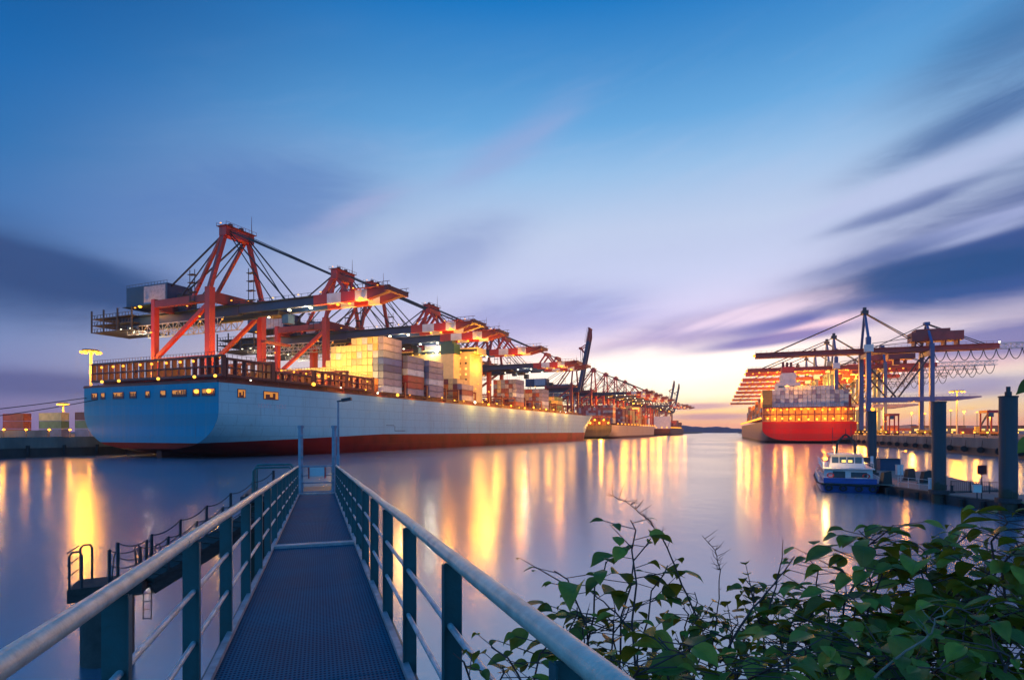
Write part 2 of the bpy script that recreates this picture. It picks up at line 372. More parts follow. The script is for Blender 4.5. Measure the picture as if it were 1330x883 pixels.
def build_bank():
    mb = MB(); nx, ny = 60, 26
    vs = []
    for j in range(ny):
        d = lerp(-25, 9.5, j/(ny-1))
        for i in range(nx):
            l = lerp(-60, 60, i/(nx-1))
            z = 4.9 if d < 0.5 else lerp(4.9, -1.2, min(1, (d-0.5)/8.5))
            z += 0.25*sin(l*1.3+d)*cos(d*1.7-l*0.6) - 0.15
            vs.append(W(l, d, z))
    fs = [(j*nx+i, j*nx+i+1, (j+1)*nx+i+1, (j+1)*nx+i) for j in range(ny-1) for i in range(nx-1)]
    mb.add(vs, fs)
    tag(mb.build('bank', M['bank'], smooth=True), kind='structure')
build_bank()

# ------------------------------------------------------------------ harbour setting
QX = -184.0; QZ = 5.6
def build_left_quay():
    g = MB(); g.bx(-1500, QX-2.0, -400, 2300, -3, QZ)
    tag(g.build('terminal_ground', M['asphalt']), kind='structure')
    t = thing('quay_wall', 'long concrete quay wall behind the blue ship with dark wet foot', 'quay wall', (QX, 100, 0))
    w = MB(); w.bx(QX-1.99, QX, -400, 2299, 2.6, QZ+0.15); w.build('wall_top', M['quay'], t, off=(QX, 100, 0))
    w = MB(); w.bx(QX-1.99, QX-0.25, -400, 2299, -3, 2.597); w.build('wall_foot', M['quaylow'], t, off=(QX, 100, 0))
    for y in range(20, 150, 9):
        f = MB(); f.tube([(QX+0.1, y, 0.3), (QX+0.1, y, 3.4)], 0.45, 8); f.build('fender', M['rubber'], t, off=(QX, 100, 0))
build_left_quay()
# right harbour frame
RO = W(203, 328); RA = math.radians(3.36)
def R(x, y, z=0.0):       # local: +x land side, +y away along the quay
    return (RO[0]+x*cos(RA)-y*sin(RA), RO[1]+x*sin(RA)+y*cos(RA), z)
RQZ = 5.2
def build_right_quay():
    g = MB(); e = -5.0
    poly = [R(e+1.5, -230), R(900, -230), R(900, 1900), R(e+1.5, 1900)]
    g.prism(poly, -3, RQZ); tag(g.build('yard_ground', M['asphalt']), kind='structure')
    base = R(e, 0)
    t = thing('quay_wall', 'concrete quay wall under the blue legged cranes hung with round fenders', 'quay wall', base, RA)
    w = MB(); w.bx(0, 1.49, -230, 1900, 2.3, RQZ+0.12); w.build('wall_top', M['quay'], t)
    w = MB(); w.bx(0.3, 1.49, -230, 1900, -3, 2.297); w.build('wall_foot', M['quaylow'], t)
    for k in range(26):
        y = -228+k*12
        f = MB(); f.tube([(-0.55, y-0.35, 1.7), (-0.55, y+0.35, 1.7)], 0.95, 14); f.tube([(-0.2, y, 2.5), (0.0, y, 4.6)], 0.06, 4)
        f.build('fender', M['rubber'], t)
build_right_quay()
def build_far_shore():
    mb = MB(); n = 160; vs = []
    D = 2900
    for i in range(n):
        px = lerp(690, 1500, i/(n-1))
        h = 30+7*sin(i*0.21)+4*sin(i*0.53+1)+random.uniform(-2.5, 3.5)
        h *= min(1.0, (px-690)/60+0.2)
        for (dd, zz) in ((0, -1), (10, h*0.75), (45, h), (160, h*0.9), (220, -1)):
            vs.append(at(px, D+dd, zz))
    k = 5
    fs = [(i*k+j, (i+1)*k+j, (i+1)*k+j+1, i*k+j+1) for i in range(n-1) for j in range(k-1)]
    mb.add(vs, fs)
    tag(mb.build('far_hill', mat('wooded_hill', (0.085, 0.06, 0.1), 0.95, 0, 0.4, 0.03)), kind='structure')
build_far_shore()

# ------------------------------------------------------------------ ships
def hull_mesh(L, B, ztop, stern_zb, bow_len, run=70.0, n=44, sheer=2.0):
    """local: y forward from the transom, x athwart, z above water; returns an MB with hull side, transom and deck"""
    mb = MB(); hb = B/2; rows = []
    NZ = 18
    ys = [0, 1.2, 4, 9, 16, 25, 36, 50, run] + [lerp(run, L-bow_len, i/8) for i in range(1, 9)] + [L-bow_len+bow_len*(i/16) for i in range(1, 17)]
    for y in ys:
        if y < run:
            t = y/run; zb = lerp(stern_zb, -6, t**0.8 if t > 0 else 0); fl = lerp(0.42, 0.8, t); ex = lerp(2.0, 3.0, t); zk = lerp(ztop*0.66, 4, t)
        else: zb, fl, ex, zk = -6, 0.8, 3.0, 4
        ub = max(0.0, (y-(L-bow_len))/bow_len)
        zt = ztop + sheer*max(0, ub)**1.5
        row = []
        for k in range(NZ):
            s = k/(NZ-1); z = lerp(zb, zt, s**1.0)
            if z >= zk: x = hb
            else:
                q = (z-zb)/(zk-zb); x = hb*(fl+(1-fl)*(1-(1-q)**ex)**(1/ex))
            yy = y
            if ub > 0:
                h = max(0.0, min(1.0, z/zt))
                top = 1-ub**2.6; wl = 1-min(1.0, ub*1.22)**1.5
                x *= max(0.004, lerp(wl, top, h**1.3))
                yy = y - (1-h)*ub*bow_len*0.2
            row.append((x, yy, z))
        rows.append(row)
    vs = []; fs = []; R_ = len(rows)
    for row in rows: vs += [(x, y, z) for x, y, z in row]
    for row in rows: vs += [(-x, y, z) for x, y, z in row]
    o = R_*NZ
    for i in range(R_-1):
        for k in range(NZ-1):
            a = i*NZ+k
            fs.append((a, a+NZ, a+NZ+1, a+1)); fs.append((o+a, o+a+1, o+a+NZ+1, o+a+NZ))
        fs.append((i*NZ, o+i*NZ, o+(i+1)*NZ, (i+1)*NZ))                     # bottom
        a = i*NZ+NZ-1
        fs.append((a, a+NZ, o+a+NZ, o+a))                                   # deck
    fs.append(tuple([k for k in range(NZ)]+[o+k for k in range(NZ-1, -1, -1)]))
    mb.add(vs, fs)
    return mb, rows
def hull_mat(name, top, transom, boot, z0, z1, yl, rough=0.42, streak=0.3):
    m = bpy.data.materials.new(name); m.use_nodes = True
    nt = m.node_tree; N = nt.nodes; L = nt.links; b = N['Principled BSDF']; b.inputs['Roughness'].default_value = rough; b.inputs['Specular IOR Level'].default_value = 0.08
    tc = N.new('ShaderNodeTexCoord'); sp = N.new('ShaderNodeSeparateXYZ'); L.new(tc.outputs['Object'], sp.inputs[0])
    def mth(op, a, b_=None, cl=False):
        n = N.new('ShaderNodeMath'); n.operation = op; n.use_clamp = cl
        for i, x in enumerate((a, b_)):
            if x is None: continue
            if isinstance(x, (int, float)): n.inputs[i].default_value = x
            else: L.new(x, n.inputs[i])
        return n.outputs[0]
    def mix(f, a, b_):
        n = N.new('ShaderNodeMix'); n.data_type = 'RGBA'; L.new(f, n.inputs['Factor'])
        for i, x in ((6, a), (7, b_)):
            if isinstance(x, tuple): n.inputs[i].default_value = x
            else: L.new(x, n.inputs[i])
        return n.outputs[2]
    mp = N.new('ShaderNodeMapping'); mp.inputs['Scale'].default_value = (0.25, 0.075, 0.012); L.new(tc.outputs['Object'], mp.inputs[0])
    n1 = N.new('ShaderNodeTexNoise'); n1.inputs['Scale'].default_value = 1.0; n1.inputs['Detail'].default_value = 7; n1.inputs['Roughness'].default_value = 0.7
    L.new(mp.outputs[0], n1.inputs['Vector'])
    n2 = N.new('ShaderNodeTexNoise'); n2.inputs['Scale'].default_value = 0.09; n2.inputs['Detail'].default_value = 6
    L.new(tc.outputs['Object'], n2.inputs['Vector'])
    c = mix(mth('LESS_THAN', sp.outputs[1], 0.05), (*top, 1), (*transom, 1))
    stf = mth('MULTIPLY', mth('MULTIPLY', mth('SUBTRACT', n1.outputs['Fac'], 0.47), 4.0, True), streak)
    c = mix(stf, c, (top[0]*0.6+0.04, top[1]*0.5, top[2]*0.42, 1))
    mp3 = N.new('ShaderNodeMapping'); mp3.inputs['Scale'].default_value = (1.2, 0.9, 0.05); L.new(tc.outputs['Object'], mp3.inputs[0])
    n3 = N.new('ShaderNodeTexNoise'); n3.inputs['Scale'].default_value = 1.0; n3.inputs['Detail'].default_value = 5; n3.inputs['Roughness'].default_value = 0.75; L.new(mp3.outputs[0], n3.inputs['Vector'])
    c = mix(mth('MULTIPLY', mth('MULTIPLY', mth('SUBTRACT', n3.outputs['Fac'], 0.6), 6.0, True), 0.75), c, (0.16, 0.075, 0.04, 1))
    bs = N.new('ShaderNodeTexBrick'); bs.inputs['Scale'].default_value = 0.085; bs.inputs['Mortar Size'].default_value = 0.012; bs.inputs['Mortar Smooth'].default_value = 0.3
    cbs = N.new('ShaderNodeCombineXYZ'); L.new(sp.outputs[1], cbs.inputs[0]); L.new(sp.outputs[2], cbs.inputs[1]); L.new(cbs.outputs[0], bs.inputs['Vector'])
    c = mix(mth('MULTIPLY', bs.outputs['Fac'], 0.22), c, (top[0]*0.3, top[1]*0.3, top[2]*0.3, 1))
    zb = mth('ADD', mth('MULTIPLY', mth('DIVIDE', sp.outputs[1], yl, True), z1-z0), z0)
    bc = mix(mth('MULTIPLY', mth('SUBTRACT', n2.outputs['Fac'], 0.4), 3.0, True), (*boot, 1), (boot[0]*0.35, boot[1]*0.5, boot[2]*0.6, 1))
    zw = mth('ADD', sp.outputs[2], 0.0)
    c = mix(mth('LESS_THAN', zw, zb), c, bc)
    # plate seams
    L.new(c, b.inputs['Base Color'])
    br = N.new('ShaderNodeTexBrick'); br.inputs['Scale'].default_value = 0.1; br.inputs['Mortar Size'].default_value = 0.003; br.inputs['Color1'].default_value = (1, 1, 1, 1); br.inputs['Color2'].default_value = (1, 1, 1, 1); br.inputs['Mortar'].default_value = (0, 0, 0, 1)
    cb = N.new('ShaderNodeCombineXYZ'); L.new(sp.outputs[1], cb.inputs[0]); L.new(sp.outputs[2], cb.inputs[1]); L.new(cb.outputs[0], br.inputs['Vector'])
    br.inputs['Scale'].default_value = 0.09; br.inputs['Mortar Size'].default_value = 0.006
    bp = N.new('ShaderNodeBump'); bp.inputs['Strength'].default_value = 0.35; bp.inputs['Distance'].default_value = 0.15
    L.new(mth('ADD', mth('MULTIPLY', n2.outputs['Fac'], 0.7), br.outputs['Fac']), bp.inputs['Height']); L.new(bp.outputs[0], b.inputs['Normal'])
    return m

# container mesh (shared): +-y are the ends
def container_mesh():
    mb = MB(); l, w, h = 12.0, 2.31, 2.45
    mb.bx(-w/2+0.05, w/2-0.05, -l/2+0.06, l/2-0.06, 0.05, h-0.05)
    for sx in (-1, 1):
        for sy in (-1, 1):
            mb.box((sx*(w/2-0.07), sy*(l/2-0.07), h/2), (0.14, 0.14, h))
        for z in (0.06, h-0.06):
            mb.box((sx*(w/2-0.06), 0, z), (0.12, l-0.29, 0.12))
    for sy in (-1, 1):
        for z in (0.06, h-0.06):
            mb.box((0, sy*(l/2-0.06), z), (w-0.29, 0.12, 0.12))
        for x in (-0.85, -0.35, 0.35, 0.85):
            mb.tube([(x, sy*(l/2-0.03), 0.15), (x, sy*(l/2-0.03), h-0.15)], 0.03, 4, cap=False)
        mb.box((0, sy*(l/2-0.055), h/2), (0.03, 0.02, h-0.3))
    o = mb.build('container', CM['cream'])
    me = o.data; bpy.data.objects.remove(o)
    return me
CMESH = container_mesh()
N_CONT = [0]
def container(loc, colour, label, group, rz=0.0):
    o = bpy.data.objects.new('container', CMESH); COL.objects.link(o)
    o.location = loc; o.rotation_euler = (0, 0, rz)
    o.material_slots[0].link = 'OBJECT'; o.material_slots[0].material = CM[colour]
    tag(o, label, 'container', group); N_CONT[0] += 1
    return o

SX, SY = -152.6, 104.0; SL, SB, SZ = 428.0, 54.6, 19.8
DECKZ = 21.9           # container floor above water
SIDE = SX+SB/2
ship1 = thing('container_ship', 'huge pale blue container ship with red boot-top moored under the red cranes', 'ship', (SX, SY, 0))
def build_ship1():
    hm, rows = hull_mesh(SL, SB, SZ, 2.6, 95, 75, sheer=1.5)
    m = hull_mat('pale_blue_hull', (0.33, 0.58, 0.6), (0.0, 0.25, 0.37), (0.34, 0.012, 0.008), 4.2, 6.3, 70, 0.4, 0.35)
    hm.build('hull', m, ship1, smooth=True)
    hb = SB/2
    # rudder / skeg below the counter
    r = MB(); r.bx(-1.0, 1.0, 3.5, 16, -5, 3.2); r.build('skeg', mat('skeg_paint', (0.11, 0.02, 0.016), 0.6), ship1)
    # transom openings to the mooring deck, lit inside
    for px, w in ((123, 2.4), (134, 1.6), (154, 4.4), (173, 2.6), (192, 1.6), (212, 2.0), (233, 5.2), (255, 2.2), (271, 4.4)):
        # px -> local x on the transom plane
        a = math.atan((px-CX)/F)-YAW; x = SY*tan(a)-SX; z = 17.35
        f = MB(); 
        for (x0, x1, z0, z1) in ((x-w/2-0.14, x+w/2+0.14, z+.8, z+.94), (x-w/2-0.14, x+w/2+0.14, z-.94, z-.8), (x-w/2-0.14, x-w/2, z-.8, z+.8), (x+w/2, x+w/2+0.14, z-.8, z+.8)):
            f.bx(x0, x1, -0.16, -0.003, z0, z1)
        fo = f.build('mooring_opening', M['crane_blue'], ship1)
        p = MB(); p.bx(x-w/2, x+w/2, -0.05, -0.004, z-.8, z+.8); p.build('lit_interior', M['orangewin'], fo)
        q = MB()
        for k in range(max(2, int(w*1.6))):
            xx = x-w/2+(k+0.5)*w/max(2, int(w*1.6)); q.bx(xx-0.28, xx+0.12, -0.1, -0.052, z-0.79, z+random.uniform(-0.4, 0.75))
        q.bx(x-w/2, x+w/2, -0.12, -0.103, z-0.79, z-0.3)
        q.build('winch', M['maroon'], fo)
    # side openings near the stern
    for y, w in ((7, 2.2), (17, 5.0)):
        f = MB(); f.bx(hb+0.004, hb+0.12, y-w/2-0.2, y+w/2+0.2, 16.2, 18.5); fo = f.build('mooring_opening', M['maroon'], ship1)
        p = MB(); p.bx(hb+0.123, hb+0.16, y-w/2, y+w/2, 16.4, 18.3); p.build('lit_interior', M['orangewin'], fo); q = MB(); q.bx(hb+0.163, hb+0.2, y-w*0.4, y-w*0.1, 16.4, 17.6); q.bx(hb+0.163, hb+0.2, y-w*0.1, y+w*0.12, 16.4, 16.9); q.bx(hb+0.163, hb+0.2, y+w*0.12, y+w*0.3, 16.4, 18.0); q.build('winch', M['maroon'], fo)
    # small unreadable white name strokes and hull marks
    for w0, n in ((12.5, 5), (19.0, 4)):
        mk = MB(); mk.bx(hb+0.003, hb+0.02, w0, w0+n*1.0, 13.9, 14.02)
        for k in range(n):
            y = w0+0.1+k; mk.bx(hb+0.003, hb+0.03, y, y+0.2, 14.0, 15.0); mk.bx(hb+0.003, hb+0.03, y+0.2, y+0.65, 14.8 if k % 2 else 14.35, 15.0 if k % 2 else 14.55)
        mk.build('name_lettering', M['white'], ship1)
    mk = MB()
    mk.bx(hb+0.003, hb+0.03, 71.5, 76.5, 9.4, 9.6); mk.bx(hb+0.003, hb+0.03, 77, 77.2, 7.4, 9.4); mk.bx(hb+0.003, hb+0.03, 77.2, 84, 7.4, 7.6)
    mk.build('tug_mark', M['steel'], ship1)
    for k in range(3):
        mk = MB(); yy = (146, 250, 300)[k]
        for j in range(8): mk.bx(hb+0.003, hb+0.03, yy, yy+0.5, 7+j*0.9, 7.4+j*0.9)
        mk.build('draught_mark', M['white'], ship1)
    # rub bulwark rail along the deck edge
    for sgn in (1, -1):
        b = MB(); b.bx(sgn*hb-0.4, sgn*hb+0.05, 0.0, SL-96, SZ+0.003, SZ+0.5)
        for y in range(4, int(SL-98), 4): b.bx(sgn*hb-0.25, sgn*hb-0.1, y-0.08, y+0.08, SZ+0.5, SZ+1.5)
        b.bx(sgn*hb-0.22, sgn*hb-0.12, 2, SL-98, SZ+1.45, SZ+1.55)
        b.build('deck_rail', M['maroon'], ship1)
    b = MB(); b.bx(-hb, hb, 0.0, 0.4, SZ+0.003, SZ+0.7); b.build('stern_rail', M['maroon'], ship1)
    # lashing bridges: athwart frames + the long coaming structure at the stern
    def frame(y0, y1, x0, x1, z0, z1, axis, name='lashing_bridge', step=2.6, mid=True):
        f = MB()
        if axis == 'x':
            y = (y0+y1)/2
            n = max(2, int((x1-x0)/step))
            for i in range(n+1):
                x = lerp(x0+0.25, x1-0.25, i/n); f.bx(x-0.22, x+0.22, y0, y1, z0, z1)
            f.bx(x0, x1, y0-0.03, y1+0.03, z1, z1+0.55)
            f.bx(x0, x1, y0-0.02, y1+0.02, z0-0.6, z0)
            if mid: f.bx(x0, x1, y0+0.1, y1-0.1, lerp(z0, z1, 0.42), lerp(z0, z1, 0.42)+0.35)
            for i in range(int((x1-x0)/1.2)):
                x = x0+0.6+i*1.2; f.bx(x-0.04, x+0.04, y-0.04, y+0.04, z1+0.55, z1+1.5)
            f.bx(x0, x1, y-0.04, y+0.04, z1+1.45, z1+1.52)
        else:
            x = (x0+x1)/2
            n = max(2, int((y1-y0)/step))
            for i in range(n+1):
                yy = lerp(y0+0.25, y1-0.25, i/n); f.bx(x0, x1, yy-0.22, yy+0.22, z0, z1)
            f.bx(x0-0.03, x1+0.03, y0, y1, z1, z1+0.55); f.bx(x0-0.02, x1+0.02, y0, y1, z0-0.6, z0)
            if mid: f.bx(x0+0.1, x1-0.1, y0, y1, lerp(z0, z1, 0.42), lerp(z0, z1, 0.42)+0.35)
            for i in range(int((y1-y0)/1.5)):
                yy = y0+0.7+i*1.5; f.bx(x-0.04, x+0.04, yy-0.04, yy+0.04, z1+0.55, z1+1.5)
            f.bx(x-0.04, x+0.04, y0, y1, z1+1.45, z1+1.52)
        return f.build(name, M['maroon'], ship1)
    Z = SZ+0.55
    frame(1.6, 2.8, -hb+0.6, hb-0.6, Z+1.8, Z+6.2, 'x')
    frame(18, 19.2, -hb+0.6, hb-0.6, Z+1.8, Z+6.2, 'x')
    frame(34, 35.2, -hb+0.6, hb-0.6, Z+1.8, Z+5.4, 'x')
    frame(50, 51.2, -hb+0.6, hb-0.6, Z+1.8, Z+6.8, 'x')
    frame(64.4, 65.4, -hb+0.6, hb-0.6, Z+1.8, Z+5.8, 'x')
    frame(3, 17.8, hb-1.8, hb-0.6, Z+1.8, Z+5.6, 'y')
    frame(19.4, 33.8, hb-1.8, hb-0.6, Z+1.8, Z+3.6, 'y', mid=False)
    frame(35.4, 63.8, hb-1.8, hb-0.6, Z+1.8, Z+5.4, 'y', step=3.2)
    for y in (84.8, 101, 117, 128.5, 146, 162, 178, 196, 212.5, 225, 240, 257, 270, 284, 300, 315):
        hbb = hb if y < 300 else hb-2.5
        frame(y, y+1.1, -hbb+1, hbb-0.7, Z+0.6, Z+5.5, 'x', step=6)
    c = MB(); c.bx(-hb+2.2, hb-2.2, 4, SL-100, SZ+0.004, SZ+2.0); c.build('hatch_coaming', M['maroon'], ship1)
    # accommodation block
    px_y0, y1 = 252-SY, 266-SY
    x1 = -130-SX
    yl = mat('accommodation_paint', (0.66, 0.52, 0.24), 0.55, 0, 0.15, 0.2)
    a = MB(); a.bx(-14.0, x1, px_y0, y1, SZ+2.0, 46.0); ao = a.build('accommodation_block', yl, ship1)
    a = MB(); a.bx(-hb+1, hb-1, px_y0+1, y1-3, 46.003, 49.0); a.build('bridge_deck', yl, ao)
    a = MB(); a.bx(-hb+1.2, hb-1.2, px_y0+0.93, px_y0+0.998, 46.9, 48.3); a.build('bridge_window', M['glass'], ao)
    a = MB(); a.bx(-6, 6, px_y0+4, y1-4, 49.003, 51.5); a.tube([(0, y1-7, 51.5), (0, y1-7, 60)], 0.35, 6); a.bx(-3, 3, y1-7.2, y1-6.8, 56, 56.4); a.build('radar_mast', M['crane_white'], ao)
    for k in range(8):
        z = 24.2+k*2.75
        w = MB()
        for i in range(7):
            x = x1-2.2-i*3.4; w.bx(x-0.55, x+0.55, px_y0-0.03, px_y0-0.003, z, z+1.0)
        w.build('window_row', M['winlit'] if k % 3 else M['glass'], ao)
    for k in range(9):
        g = MB(); z = 22.6+k*2.75; g.bx(x1-9.5, x1-6.5, px_y0-1.2, px_y0-0.035, z, z+0.15); g.beam((x1-9.3, px_y0-0.7, z+0.15), (x1-6.7, px_y0-0.7, z+2.6), 0.5, 0.12); g.build('outside_stair', M['galv'], ao)
    fn = MB(); fn.bx(11, 18.2, px_y0-8.5, px_y0-2.4, SZ+2.0, 45.0); fo = fn.build('funnel_casing', yl, ship1)
    fn = MB(); fn.bx(10.9, 18.3, px_y0-8.6, px_y0-2.3, 45.003, 50.3); fn.bx(12, 17, px_y0-7.6, px_y0-3.4, 50.303, 51.4); fn.build('funnel', mat('funnel_green', (0.012, 0.06, 0.05), 0.5, 0, 0.2, 0.3), fo)
    # fore mast
    f = MB(); f.tube([(0, SL-26, SZ+0.5), (0, SL-26, SZ+16)], [0.5, 0.25], 8); f.bx(-2, 2, SL-26.1, SL-25.9, SZ+12, SZ+12.3); f.build('fore_mast', M['crane_white'], ship1)
    # deck lamps
    def lamp(x, y, z, r=0.42, m='warmhot'):
        b = MB(); b.ball((x, y, z), r, 8, 5); b.build('deck_lamp', M[m], ship1)
    for px in (134, 156, 207, 254, 281):
        a = math.atan((px-CX)/F)-YAW; x = SY*tan(a)-SX; lamp(x, -0.35, SZ+1.6)
    for px in (131, 146, 159, 181, 196, 215, 233, 250):
        a = math.atan((px-CX)/F)-YAW; x = (SY+1.0)*tan(a)-SX; lamp(x, 1.2, Z+5.4, 0.36, 'warm')
    for px in (255, 271):
        a = math.atan((px-CX)/F)-YAW; x = (SY-0.5)*tan(a)-SX; lamp(x, -0.5, 17.6, 0.55, 'warmhot')
    ly = 6.0; k = 0
    for y in (9, 33, 47, 60, 68, 78, 89, 101, 113, 125, 134, 143, 152, 160, 170, 180, 190, 200, 212, 224, 236, 248, 262, 276, 290, 304):
        lamp(hb-0.2, y+random.uniform(-2, 2), SZ+1.7+random.uniform(-0.5, 0.6), random.choice((0.22, 0.35, 0.5, 0.62)), random.choice(('warm', 'warmhot', 'warmhot', 'whitelamp'))); k += 1
    for y in range(22, 64, 5): lamp(hb-1.2, y, Z+4.6, 0.3, 'warm')
    for y in range(150, 172, 3):
        for z in (25, 29, 33): lamp(hb-4-((y*7+z) % 5), y+((z*3) % 3), z-random.random()*2, 0.3, 'warm')
    for y in range(-14, 15, 4): lamp(x1-18+y, px_y0-2.0, 46.5, 0.35, 'warmhot')
    for y in range(0, 5): lamp(hb-1.5, px_y0-1+y*3.2, 46.2, 0.4, 'warmhot')
    # light sources of those lamps, plus added ones hung clear of the side
    L_ = lambda x, y, z, p, c=SOD, r=0.5: light((x, y, z), p, c, r, ship1)
    for x in (-20, -8, 4, 16): L_(x, 1.0+9, Z+4.5, 2600, AMB)
    L_(20, 27, Z+3.5, 2600); L_(20, 43, Z+4.0, 3000); L_(10, 43, Z+4, 3000)
    L_(-12, 56, SZ+6, 9000, (1, .6, .13), 1.0)
    L_(4, 57, SZ+9, 19000, (1, .6, .13), 1.0); L_(18, 57, SZ+11, 19000, (1, .6, .13), 1.0)
    L_(x1-8, px_y0-5, 38, 13000, (1.0, 0.48, 0.04), 1.0); L_(x1-8, px_y0-4, 26, 5000, (1.0, 0.48, 0.04), 0.8); L_(hb+8, px_y0-6, 42, 18000, (1, .44, .05), 3.0); L_(hb+8, 70, 40, 12000, (1, .46, .07), 3.0)  # last two are added off the side to put gold on the water
    L_(x1+3, px_y0+8, 40, 5000, SOD, 0.8)
    L_(hb-6, 158, 28, 6000, SOD, 0.8); L_(hb-8, 186, 30, 6000, AMB); L_(hb-8, 229, 30, 7000, SOD); L_(hb-8, 275, 30, 9000, SOD)
    for y in (47, 68, 89, 113): L_(hb+1.0, y, SZ+1.0, 260, SOD, 0.4)
    for y in (140, 165, 190, 215, 240, 265, 290): L_(hb+4.2, y, SZ+1.6, 4200, (1, .42, .06), 3.2)  # rail lamp light set off the side and widened to warm hull and water
build_ship1()

def build_ship1_containers():
    random.seed(11)
    tall = [8]*6+[7]+[7]*3+[5]+[4]*9
    tw = 2.46; th = 2.59
    warm = ['cream', 'cream', 'straw', 'cream', 'tan', 'straw', 'cream', 'pale grey']
    sidecols = ['white', 'mauve grey', 'slate', 'dark blue', 'blue', 'slate', 'mauve grey', 'mauve grey']
    def nm(n, total):
        return ordinal(n)
    yA = 181.2
    for c, h in enumerate(tall):
        x = SIDE-0.9-tw/2-c*tw
        for t in range(h):
            if c >= 6 and t < 2: continue
            col = sidecols[t] if c == 0 else random.choice(warm)
            if t < 2 and 1 <= c <= 4: col = 'orange'
            if c in (1,) and t in (4, 3): col = 'slate'
            tier = h-t
            lab = f"{col} container, {ordinal(tier)} from top, {ORD[c+1]} column from the water, tall lit stack"
            if c == 0: lab = f"{col} container, {ordinal(tier)} from the top at the corner of the tall lit stack"
            container((x, yA, DECKZ+t*th), col, lab, 'containers in the tall lit stack on the pale blue ship')
    bays = [  # centre y, tiers per column (outer first), colours of the outer column bottom-up, name
        (197.3, [6, 6, 6], ['mauve grey', 'red', 'red', 'white', 'mauve grey', 'slate'], 'second stack forward, with two red boxes'),
        (213.4, [6, 6, 6], ['mauve grey', 'mauve grey', 'white', 'mauve grey', 'slate', 'mauve grey'], 'third stack forward, grey all over'),
        (242.5, [3, 4, 4, 4], ['mauve grey', 'maroon', 'mauve grey'], 'low stack before the yellow accommodation'),
        (309.0, [6]*6, ['red', 'mauve grey', 'white', 'mauve grey', 'mauve grey', 'slate'], 'dark stack forward of the accommodation'),
        (353.3, [5]*6, ['mauve grey', 'white', 'mauve grey', 'mauve grey', 'slate'], 'grey stack before the bow stack'),
        (397.0, [4]*5, ['green', 'green', 'straw', 'green'], 'greenish bow stack'),
    ]
    for (y, hs, cols, nme) in bays:
        for c, h in enumerate(hs):
            x = SIDE-0.9-tw/2-c*tw-(4.5 if y > 390 else 0)
            for t in range(h):
                if y < 230 and c == 1 and t < 3: continue
                if c == 0: col = cols[t]
                elif y > 390: col = random.choice(['green', 'straw', 'tan'])
                elif y < 250: col = random.choice(['tan', 'cream', 'orange', 'maroon'])
                else: col = random.choice(['tan', 'maroon', 'rust red', 'slate', 'mauve grey'])
                lab = f"{col} container, {ordinal(h-t)} from top, {ordinal(c+1)} column inboard, {nme}"
                container((x, y, DECKZ+t*th), col, lab, 'containers stacked along the deck of the pale blue ship')
build_ship1_containers()

